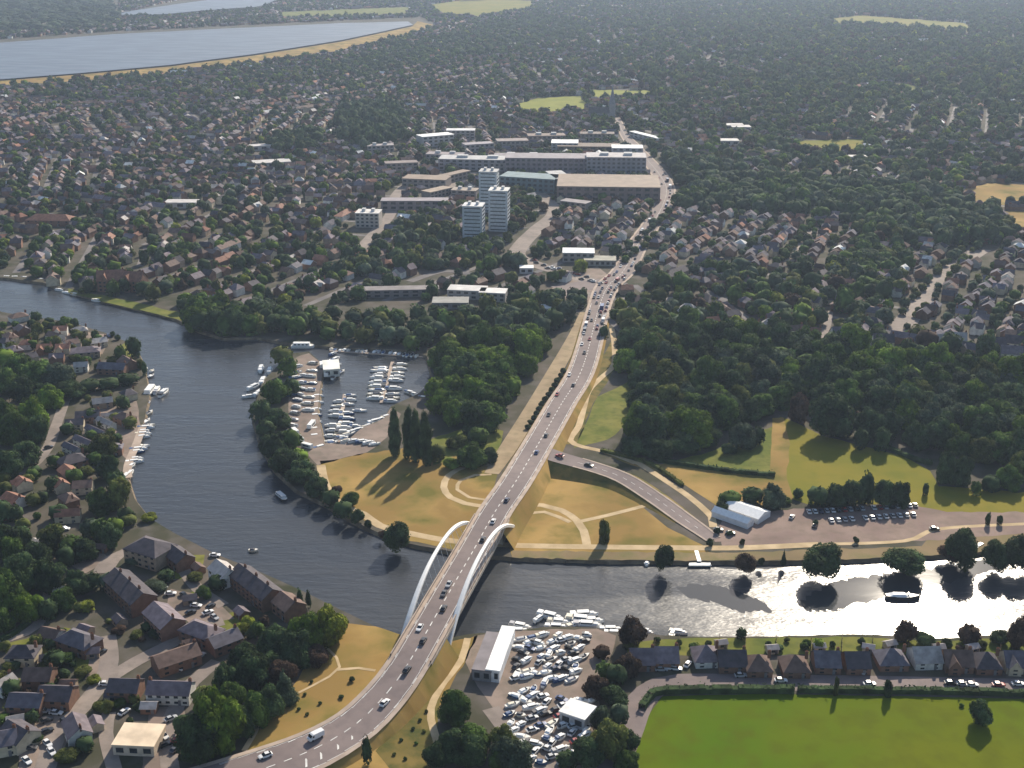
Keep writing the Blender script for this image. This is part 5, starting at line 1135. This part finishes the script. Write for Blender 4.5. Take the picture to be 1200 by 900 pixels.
# ============================================================ CARS
def car_meshes(kind):
    L,Wd,Hh = {'car':(4.4,1.8,1.45),'van':(5.4,2.0,2.3),'lorry':(8.5,2.4,3.2)}[kind]; parts=[]
    m=MB(); hl=L/2; hw=Wd/2
    def loft(secs):
        for a,b in zip(secs[:-1],secs[1:]):
            (x0,w0,z0,t0),(x1,w1,z1,t1)=a,b
            m.quad((x0,-w0,t0),(x1,-w1,t1),(x1,w1,t1),(x0,w0,t0)); m.quad((x0,-w0,z0),(x1,-w1,z1),(x1,-w1,t1),(x0,-w0,t0)); m.quad((x1,w1,z1),(x0,w0,z0),(x0,w0,t0),(x1,w1,t1))
        a=secs[0]; m.quad((a[0],a[1],a[2]),(a[0],-a[1],a[2]),(a[0],-a[1],a[3]),(a[0],a[1],a[3])); a=secs[-1]; m.quad((a[0],-a[1],a[2]),(a[0],a[1],a[2]),(a[0],a[1],a[3]),(a[0],-a[1],a[3]))
    if kind=='car':
        loft([(-hl,hw*.9,.35,.85),(-hl*.75,hw,.3,.95),(hl*.2,hw,.3,.92),(hl*.8,hw*.95,.3,.8),(hl,hw*.82,.35,.65)])
        g=MB(); 
        for (x0,w0,z0),(x1,w1,z1) in (((-hl*.85,.80,.95),(-hl*.55,.66,1.42)),((-hl*.55,.66,1.42),(hl*.08,.66,1.44)),((hl*.08,.66,1.44),(hl*.42,.78,.92))): g.quad((x0,-w0,z0),(x1,-w1,z1),(x1,w1,z1),(x0,w0,z0))
        for s in (-1,1): q=[(-hl*.85,s*.80,.95),(hl*.42,s*.78,.92),(hl*.08,s*.66,1.44),(-hl*.55,s*.66,1.42)]; g.poly(q if s<0 else q[::-1])
        r_=MB(); r_.box(-hl*.235,0,1.435,hl*.60,1.24,.05)
        parts=[('body',m.mesh('car_body',M['paint']),1),('window',g.mesh('car_glass',M['glass']),0),('roof',r_.mesh('car_roof',M['paint']),1)]
    else:
        cabx=hl*.45
        loft([(-hl,hw,.4,Hh*.98),(cabx,hw,.4,Hh),(hl*.62,hw,.4,Hh*.92),(hl*.8,hw,.4,Hh*.55),(hl,hw*.95,.4,Hh*.5)])
        g=MB(); g.quad((hl*.635,-hw*.9,Hh*.90),(hl*.81,-hw*.9,Hh*.57),(hl*.81,hw*.9,Hh*.57),(hl*.635,hw*.9,Hh*.90))
        for s in (-1,1): g.box(cabx*1.1,s*(hw+.01),Hh*.55,hl*.25,.03,Hh*.28)
        parts=[('body',m.mesh(kind+'_body',M['paint']),1),('window',g.mesh(kind+'_glass',M['glass']),0)]
    for sx in (-1,1):
        for sy in (-1,1):
            w_=MB(); w_.tube((sx*hl*.62,sy*(hw-.22),.33),(sx*hl*.62,sy*(hw+.01),.33),.33,n=12); parts.append(('wheel',w_.mesh('wheel',M['rubber']),0))
    return parts
CARM={k:car_meshes(k) for k in ('car','van','lorry')}
PC={'white':(.75,.75,.74),'black':(.02,.02,.022),'silver':(.42,.43,.44),'dark grey':(.07,.07,.075),'red':(.32,.03,.025),'blue':(.04,.08,.22),'dark blue':(.02,.03,.08)}
def car(x,y,z,ang,col,label,kind='car',sc=1.0):
    o=empty({'car':'parked_car' if 'parked' in label else 'car','van':'van','lorry':'lorry'}[kind],(x,y,z),ang,(sc,sc,sc))
    for nm_,me,pt in CARM[kind]:
        c=link(nm_,me,o)
        if pt: c.color=(*PC[col],1)
    tag(o,label,kind,'parked cars' if 'parked' in label else 'vehicles on the roads'); return o
def road_car(px,py,col,label,kind='car',S=MS,rev=False):
    # find height by nearest sample of the road
    j=min(range(len(S)-1),key=lambda i:(proj(*S[i][:3])[0]-px)**2*.3+(proj(*S[i][:3])[1]-py)**2); z=S[j][2]+.11; p=P(px,py,z)
    d=(S[min(j+1,len(S)-1)]-S[max(j-1,0)]); d=d[:2]/np.linalg.norm(d[:2]); n=np.array((-d[1],d[0])); o_=float(np.dot(np.array((p.x,p.y))-S[j][:2],n)); lim=S[j][3]/2-2.4
    q=np.array((p.x,p.y))+n*(max(min(o_,lim),-lim)-o_)
    # keep clear of the centre line
    car(q[0],q[1],z,math.atan2(d[1],d[0])+(math.pi if rev or o_>0 else 0),col,label,kind)
RC=[(311,887,'white','white car on the near bend before the hatched markings'),(451,825,'white','white car on the bridge approach below the bridge'),(492,737,'white','white car at the near end of the arches'),(496,752,'black','black car just below the near arch feet'),(477,786,'black','black car on the approach, between two white cars'),
 (520,714,'black','black car at mid bridge, nearer of the close pair'),(520,697,'dark grey','dark grey car at mid bridge, farther of the close pair'),(526,686,'silver','silver car at mid bridge ahead of the dark pair'),(566,633,'black','black car under the far end of the right arch'),(578,612,'white','white car beyond the far end of the arches'),(594,587,'dark blue','dark blue car alone between bridge and junction'),
 (629,531,'blue','blue car on the main road level with the junction'),(640,511,'dark grey','dark grey car just past the T-junction'),(643,487,'black','black car beside the line of dark bushes'),(653,463,'red','dark red car beside the line of dark bushes'),(667,440,'white','white car at the top of the bush line'),(672,452,'dark grey','dark grey car to the right of the white one near bush line'),(685,414,'black','black car behind a white one below the crossroads'),(682,404,'white','white car below the crossroads, in front of black'),(691,398,'red','red car on the main road below the crossroads')]
for px,py,c,l in RC: road_car(px,py,c,l)
road_car(370,865,'white','long white van on the near bend above the hatched markings','van')
road_car(656,535,'red','red car waiting at the mouth of the side road','car',SS)
road_car(690,546,'black','black car leaving along the side road','car',SS)
r=random.Random(9)
seg=[('on the main road just before the crossroads',393,352,26),('in the busy crossroads queue',350,322,26),('on the main road beyond the crossroads',320,270,22),('on the high street beside the shopping block',266,200,18)]
cc=list(PC)
for where,y0,y1,n in seg:
    for k in range(n):
        py=y0+(y1-y0)*(k+.5)/n; j=min(range(len(MS)),key=lambda i:abs(MP[i][1]-py)); lane=r.choice([-1,-.45,.45,1] if py>325 else [-.6,.6])
        s=MS[j]; t=MS[min(j+1,len(MS)-1)]; d=(t-s)[:2]; d/=np.linalg.norm(d); nn=np.array((-d[1],d[0])); p=s[:2]+nn*lane*(s[3]/2-2.6)+d*r.uniform(-1,1)
        c=r.choice(cc); kd=r.choices(['car','van','lorry'],[.88,.1,.02])[0]; car(p[0],p[1],s[2]+.12,math.atan2(d[1],d[0])+(math.pi if lane>0 else 0),c,f"{c} {kd} {where}",kd)
for k in range(16):
    t=k/15; p=P(702+(625-702)*t+r.uniform(-2,2),331+(308-331)*t+r.uniform(-3,3)); c=r.choice(cc); car(p.x,p.y,GZ+.2,R(160+r.uniform(-10,10)),c,f"{c} car on the wide town road left of crossroads")
# riverside car park: two rows
for row,(x0,y0,x1,y1,n,nm_) in enumerate([(948,601,1072,593,19,'back row'),(974,611,1070,604,13,'front row')]):
    for k in range(n):
        if r.random()<.12: continue
        t=k/(n-1); p=P(x0+(x1-x0)*t,y0+(y1-y0)*t); c=r.choices(cc,[5,2,3,1,1,1,1])[0]; car(p.x,p.y,GZ+.1,R(90+r.uniform(-4,4)),c,f"{c} car parked in the {nm_} of the riverside car park")
for (x,y,c,l) in [(842,622,'black','black car parked at the end of the pale footpath'),(856,626,'black','black car parked below the marquee corner'),(955,617,'black','black car parked alone in front of the car park'),(928,607,'silver','silver car parked right of the marquee'),(1095,621,'black','black car parked before the tall far bank tree'),
  (1128,803,'silver','silver car parked on the lane, left of a pair'),(1139,804,'white','white car parked on the lane, right of a pair'),(1019,803,'white','white car parked on the lane by the ninth house'),(1170,804,'red','red car parked on the lane near the right edge'),(1193,803,'white','white car parked on the lane at the right edge'),(1114,802,'black','black car parked on the lane before the silver one'),(915,799,'white','white car parked on the lane below the sixth house'),(868,793,'silver','silver car parked before the fourth row house'),(806,780,'white','white car parked at the third row house, left'),
  (827,781,'white','white car parked at the third row house, right'),(775,786,'silver','silver car parked before the second row house, left'),(782,784,'white','white car parked before the second row house, right'),(792,785,'white','white car parked right of the second row house'),(1012,788,'silver','silver car parked before the eighth row house'),
  (119,766,'black','black car parked at the top of the forked lane'),(124,803,'white','white van-like car parked beside the dark-roofed detached house'),(230,711,'white','white car parked in the inner courtyard'),(247,712,'black','black car parked in the inner courtyard'),(207,786,'white','white car parked behind the mauve house with dormers'),(235,770,'white','white car parked near the small slate-roofed house'),(66,837,'white','white car parked before the dark-roofed corner house'),(52,835,'silver','silver car parked before the dark-roofed corner house'),(146,836,'white','white car parked left of the cream flat roof'),
  (272,893,'silver','silver car parked at the edge of the near bend'),(66,748,'white','white car parked by the far left lane'),(200,697,'white','white car parked beside the long dark-roofed terrace'),(190,690,'silver','silver car parked beside the long dark-roofed terrace'),(76,621,'white','white car parked in the trees at left'),(252,652,'white','white car parked by the waterside lawn'),(36,878,'dark grey','dark grey car parked at the bottom left corner'),(208,870,'red','red car parked right of the cream flat roof'),(206,880,'dark grey','dark grey car parked right of the cream flat roof')]:
    p=P(x,y); car(p.x,p.y,GZ+.12,R(r.choice([0,8,-8,60]) if y<790 or x<700 else r.uniform(-5,5)),c,l)
r2=random.Random(31)
for k in range(26):
    zone,poly=r2.choice([('in the inner courtyard',[(200,695),(250,700),(272,725),(232,738)]),('on the bottom left forecourts',[(30,850),(80,840),(60,900),(25,900)]),('beside the lane right of the cream flat roof',[(178,835),(214,830),(220,870),(195,898)]),('at the river-point villas',[(65,390),(128,394),(118,413),(72,410)]),('near the four parallel narrow roofs',[(52,500),(70,490),(75,540),(50,548)])])
    for _ in range(200):
        x=r2.uniform(20,275); y=r2.uniform(385,900); q=P(x,y)
        if inpoly(np.array([x]),np.array([y]),poly)[0] and all((q.x-h['x'])**2+(q.y-h['y'])**2>(max(h['w'],h['d'])*.6+1.5)**2 for h in HOUSES if h['y']<900) and all((q.x-o.location.x)**2+(q.y-o.location.y)**2>12 for o in ROOTS if o['category']=='car'): break
    else: continue
    c=r2.choices(cc,[5,2,3,1,1,1,1])[0]; car(q.x,q.y,GZ+.12,R(r2.choice([-50,40,-45,38])),c,f"{c} car parked {zone}")
# ============================================================ BOATS
def boat_meshes(kind):
    parts=[]; m=MB(); n=10; L=10.0; B=3.1
    def hw(t): return B/2*(min(1,(t+.35))**.6 if t<.3 else 1)*(1-max(0,(t-.45)/.55)**2.2) if kind!='narrow' else B/2*(1-max(0,(t-.85)/.15)**2)*(1 if t>.05 else .8)
    T_=[i/n for i in range(n+1)]; xs=[-L/2+L*t for t in T_]; top=[1.15+.35*max(0,t-.5) for t in T_]
    for i in range(n):
        a,b=hw(T_[i]),hw(T_[i+1]); xa,xb=xs[i],xs[i+1]; za,zb=top[i],top[i+1]
        for s in (-1,1):
            q=[(xa,s*a*.75,-.35),(xb,s*b*.6,-.35),(xb,s*b,zb),(xa,s*a,za)]; m.poly(q if s<0 else q[::-1])
    m.quad((xs[0],hw(0)*.75,-.35),(xs[0],-hw(0)*.75,-.35),(xs[0],-hw(0),top[0]),(xs[0],hw(0),top[0])); parts.append(('hull',m.mesh('hull',M['gel']),'hull'))
    d=MB()
    for i in range(n): a,b=hw(T_[i])*.97,hw(T_[i+1])*.97; d.quad((xs[i],-a,top[i]-.06),(xs[i+1],-b,top[i+1]-.06),(xs[i+1],b,top[i+1]-.06),(xs[i],a,top[i]-.06))
    parts.append(('deck',d.mesh('deck',M['gel']),'deck'))
    if kind=='cruiser':
        c=MB(); c.box(-.2,0,1.1,4.6,2.1,1.0,taper=.86); c.box(2.6,0,1.15,2.2,1.5,.5,taper=.8); parts.append(('cabin',c.mesh('cabin',M['gel']),'cabin'))
        w_=MB(); 
        for s in (-1,1): w_.box(-.2,s*1.0,1.45,3.8,.08,.4)
        w_.box(2.03,0,1.5,.1,1.7,.4); parts.append(('window',w_.mesh('window',M['glass']),None))
        c=MB(); c.box(-3.7,0,1.1,2.2,2.3,.8,taper=.85); parts.append(('cockpit_cover',c.mesh('cover',M['gel']),'cover'))
    elif kind=='open':
        c=MB(); c.box(-1.2,0,1.1,5.4,2.3,.55,taper=.6); parts.append(('cockpit_cover',c.mesh('cover',M['gel']),'cover'))
        w_=MB(); w_.box(1.7,0,1.1,.12,1.8,.6); parts.append(('windscreen',w_.mesh('window',M['glass']),None))
    else:
        c=MB(); c.box(-.6,0,1.1,7.6,2.5,1.3,taper=.93); parts.append(('cabin',c.mesh('cabin',M['gel']),'cabin'))
        for s in (-1,1):
            for k in range(4): w_=MB(); w_.box(-3.2+k*1.7,s*1.22,1.5,.9,.06,.5); parts.append(('window',w_.mesh('window',M['glass']),None))
    return parts
BM={k:boat_meshes(k) for k in ('cruiser','open','narrow')}
def boat(px,py,L,deg,look,label,kind='cruiser',z=0,nm_='motor_boat',cat='boat',grp='boats'):
    p=P(px,py,z+.8); k=L/10; o=empty(nm_,(p.x,p.y,z),R(deg),(k,max(k,.75),max(k,.8)))
    H_={'white':(.86,.86,.84),'cream':(.68,.62,.5),'blue':(.05,.10,.22),'grey':(.38,.38,.4),'dark':(.05,.05,.06)}
    hull=H_[look[0]]; cov=H_[look[1]]
    for n_,me,pt in BM[kind]:
        c=link(n_,me,o)
        c.color=(*({'hull':hull,'deck':(.74,.72,.66),'cabin':(.80,.80,.78) if look[0]!='dark' else (.6,.6,.6),'cover':cov}.get(pt,(1,1,1))),1)
    tag(o,label,cat,grp)
LK=[('white','white'),('white','white'),('white','cream'),('blue','blue'),('white','blue'),('white','cream'),('white','grey'),('white','white'),('blue','white'),('cream','dark'),('white','dark')]
def bl(lk): return f"{lk[0]} boat, {lk[1]} cover," if lk[0]!=lk[1] else f"all-{lk[0]} boat"
r=random.Random(3)
# marina pontoons
def pontoon(a,b,wd,label):
    A=P(*a,.5); B_=P(*b,.5); o=empty('pontoon',((A.x+B_.x)/2,(A.y+B_.y)/2,0),math.atan2(B_.y-A.y,B_.x-A.x)); m=MB(); m.box(0,0,.1,(B_-A).length,wd,.5); m.build('walkway',M['footway'],o)
    n=max(2,int((B_-A).length/14))
    for k in range(n):
        m=MB(); m.tube((-(B_-A).length/2+(B_-A).length*(k+.5)/n,wd/2+.1,-1.5),(-(B_-A).length/2+(B_-A).length*(k+.5)/n,wd/2+.1,1.8),.14); m.build('pile',M['bark'],o)
    tag(o,label,'pontoon','marina pontoons')
pontoon((460,424),(447,472),2,'long thin pontoon between the two right marina boat rows')
pontoon((404,462),(396,518),2,'thin pontoon between the boats in the marina middle')
pontoon((386,411),(496,418),1.6,'pontoon along the top bank of the marina')
def row(x0,y0,x1,y1,n,L,deg,where,kind=None,p=.95,z=0):
    for k in range(n):
        if r.random()>p: continue
        t=k/max(n-1,1); lk=r.choice(LK); boat(x0+(x1-x0)*t+r.uniform(-1,1),y0+(y1-y0)*t+r.uniform(-.8,.8),L*r.uniform(.8,1.15),deg+r.uniform(-6,6),lk,f"{bl(lk)} {where}",kind or r.choice(['cruiser','cruiser','open']),z)
row(446,430,438,470,10,9.5,180,'on the left side of the right pontoon')
row(470,427,458,470,10,9,0,'on the right side of the right pontoon')
row(398,464,386,516,10,8,180,'on the left side of the middle pontoon')
row(411,462,402,512,10,8,0,'on the right side of the middle pontoon')
row(388,409,450,412,13,5.5,80,'in the left half of the top marina moorings','open')
row(424,470,416,500,4,8,0,'in the loose rank between the two pontoons',None,.7)
row(350,428,342,462,6,7,30,'ashore at the top of the marina yard',z=GZ)
row(366,425,360,480,8,7,170,'ashore in the middle of the marina yard',z=GZ)
row(390,414,398,436,4,9,60,'at the marina shed')
row(458,413,488,416,7,6,80,'in the right half of the top marina moorings','open')
row(372,456,368,510,8,8,20,'afloat along the marina quay')
row(376,524,452,488,13,8,40,'along the lower marina edge')
row(480,460,496,466,4,8,-30,'at the right corner of the marina')
row(356,440,340,505,10,6,160,'ashore on the left of the marina yard',z=GZ)
row(386,424,392,440,5,9,80,'at the upper left head of the marina')
row(470,476,482,488,4,7,120,'just behind the tall poplars')
row(408,515,440,520,5,7,20,'ashore on the lower marina yard',z=GZ)
for i,(x,y,L,deg,nm2) in enumerate([(306,432,12,95,'farthest left'),(316,434,11,95,'farthest right'),(308,446,12,90,'middle'),(298,453,11,60,'lower left'),(304,460,11,70,'lower right'),(292,464,8,20,'nearest')]):
    boat(x,y,L,deg,('white','white'),f"{nm2} white boat of the cluster moored off the peninsula",'cruiser')
boat(355,406,14,0,('white','white'),'long white houseboat across the marina mouth','narrow',nm_='houseboat')
boat(176,458,14,90,('white','white'),'big white double boat on the left bank, beside the second','narrow',nm_='houseboat')
boat(184,457,11,90,('white','grey'),'white cruiser second out from the left bank','cruiser')
boat(192,460,12,80,('white','dark'),'white cruiser outermost from the left bank','cruiser')
for (x,y,L,dg) in [(173,472,6,80),(173,484,9,70),(171,493,8,75),(177,440,6,70),(170,432,5,70),(178,434,5,80)]: boat(x,y,L,dg,r.choice(LK),'small boat moored by the big white ones on left bank','open')
row(171,498,158,540,13,8,15,'moored along the planked left bank',None)
row(155,545,150,562,3,7,80,'moored at the lower left bank')
boat(148,558,10,80,('white','white'),'white boat moored where the left bank turns','cruiser')
row(70,339,88,345,3,8,-20,'on the upper reach left bank'); boat(114,352,9,-20,('white','cream'),'white boat on the upper reach, rightmost','cruiser')
row(10,324,48,328,5,7,-5,'moored at the far left of the upper reach')
boat(330,582,9,-55,('dark','grey'),'dark narrow boat alone in the river beside the peninsula','narrow',nm_='rowing_boat')
boat(297,644,4,0,('cream','dark'),'tiny cream dinghy in the middle of the wide river','open')
boat(1058,699,13,-3,('dark','white'),'long dark boat crossing the sunlit glare','open',nm_='river_boat')
boat(758,659,4,80,('white','white'),'tiny white boat by the dark far bank tree','open')
boat(1148,640,9,40,('white','white'),'white boat half hidden behind the far bank trees','cruiser')
# boatyard near the bridge: afloat and ashore
for (x,y,L,dg) in [(645,722,11,-25),(655,728,9,-10),(652,734,9,-5),(684,720,11,5),(681,726,12,-12),(692,727,10,0),(688,732,11,-5),(676,731,9,30),(610,733,9,-20),(607,739,9,0),(716,737,9,0),(720,741,8,-5),(756,739,7,-30),(795,740,7,-15),(788,742,6,70),(632,724,6,50)]:
    lk=r.choice([('white','white'),('white','cream'),('white','grey')]); boat(x,y,L,dg,lk,f"{bl(lk)} afloat at the boatyard edge",'cruiser')
def yard():
    pts=[]; poly=[(604,744),(690,742),(682,778),(668,800),(640,800),(625,790),(598,800),(606,770)]; poly2=[(598,812),(620,800),(640,820),(700,815),(690,850),(676,890),(618,895),(596,850)]
    tr=0
    while len(pts)<185 and tr<9000:
        tr+=1; x=r.uniform(590,705); y=r.uniform(742,895); q=P(x,y)
        if not (inpoly(np.array([x]),np.array([y]),poly)[0] or inpoly(np.array([x]),np.array([y]),poly2)[0]): continue
        if abs(x-677)<16 and abs(y-836)<16: continue
        if all((q.x-a.x)**2+(q.y-a.y)**2>11 for a in pts):
            pts.append(q); where='in the upper boatyard' if y<798 else 'in the lower boatyard'
            side=' left' if x<645 else ' right'
            where={' left':'on the left of the ',' right':'on the right of the '}[side]+('upper boatyard' if y<770 else 'middle boatyard' if y<805 else 'lower boatyard' if y<850 else 'bottom boatyard')
            if r.random()<.62: lk=r.choice(LK+[('white','white')]*4); boat(x,y,r.uniform(3.6,6.8),r.choice([25,30,40,-20,65])+r.uniform(-10,10),lk,f"{bl(lk)} ashore {where}",r.choice(['cruiser','open']),GZ)
            else: c=r.choices(cc,[5,2,3,1,1,1,1])[0]; car(q.x,q.y,GZ+.1,R(r.choice([25,-30,60])),c,f"{c} car parked {where}")
yard()
# caravans on the marina quay (long pale boxes with windows)
def caravan(px,py,L,deg,label):
    p=P(px,py); o=empty('caravan',(p.x,p.y,GZ),R(deg)); m=MB(); m.box(0,0,.5,L,2.3,2.0,taper=.94); c=m.build('body',M['gel'],o); c.color=(.8,.8,.77,1)
    for s in (-1,1):
        m=MB(); m.box(0,s*1.13,1.2,L*.6,.08,.7); m.build('window',M['glass'],o); m=MB(); m.tube((0,s*.9,.35),(0,s*1.12,.35),.35,n=10); m.build('wheel',M['rubber'],o)
    tag(o,label,'caravan','caravans on the marina quay')
for i,(x,y,L,dg) in enumerate([(365,500,8,80),(352,517,6,120),(346,508,6,120),(360,525,6,150),(384,440,7,80),(377,430,7,100)]): caravan(x,y,L,dg,f"pale caravan on the marina quay, {['beside the long white hull','second from the lower yard','farthest left','nearest the dry grass','right one at the quay head','left one at the quay head'][i]}")
# floating boat shed at the head of the marina
FB('boat_shed',388,428,9,16,4,10,(.55,.55,.5),(.72,.72,.66),'cream-roofed shed at the head of the marina quay',1,2,False,'shed')
# near riverside quay: pinkish planked bank at left
ribbon('quay',[(168,498,1.5,4),(160,520,1.5,4),(150,545,1.5,4),(150,560,1.5,4)],M['footway'],.1)
# ============================================================ HAZE
def haze():
    mb=MB(); a=14500; z0,z1=-2.4,262.0; mb.box(0,5000,z0,2*a,2*a,z1-z0); o=mb.build('haze',[])
    m=bpy.data.materials.new('haze'); m.use_nodes=True; t=m.node_tree; t.nodes.clear(); ou=t.nodes.new('ShaderNodeOutputMaterial'); v=t.nodes.new('ShaderNodeVolumePrincipled')
    v.inputs['Color'].default_value=(.60,.75,1.0,1); v.inputs['Density'].default_value=HAZE; v.inputs['Anisotropy'].default_value=.3
    t.links.new(v.outputs[0],ou.inputs['Volume']); o.data.materials.append(m); struct(o,'stuff')
HAZE=7.0e-5
haze()
finalize_labels()
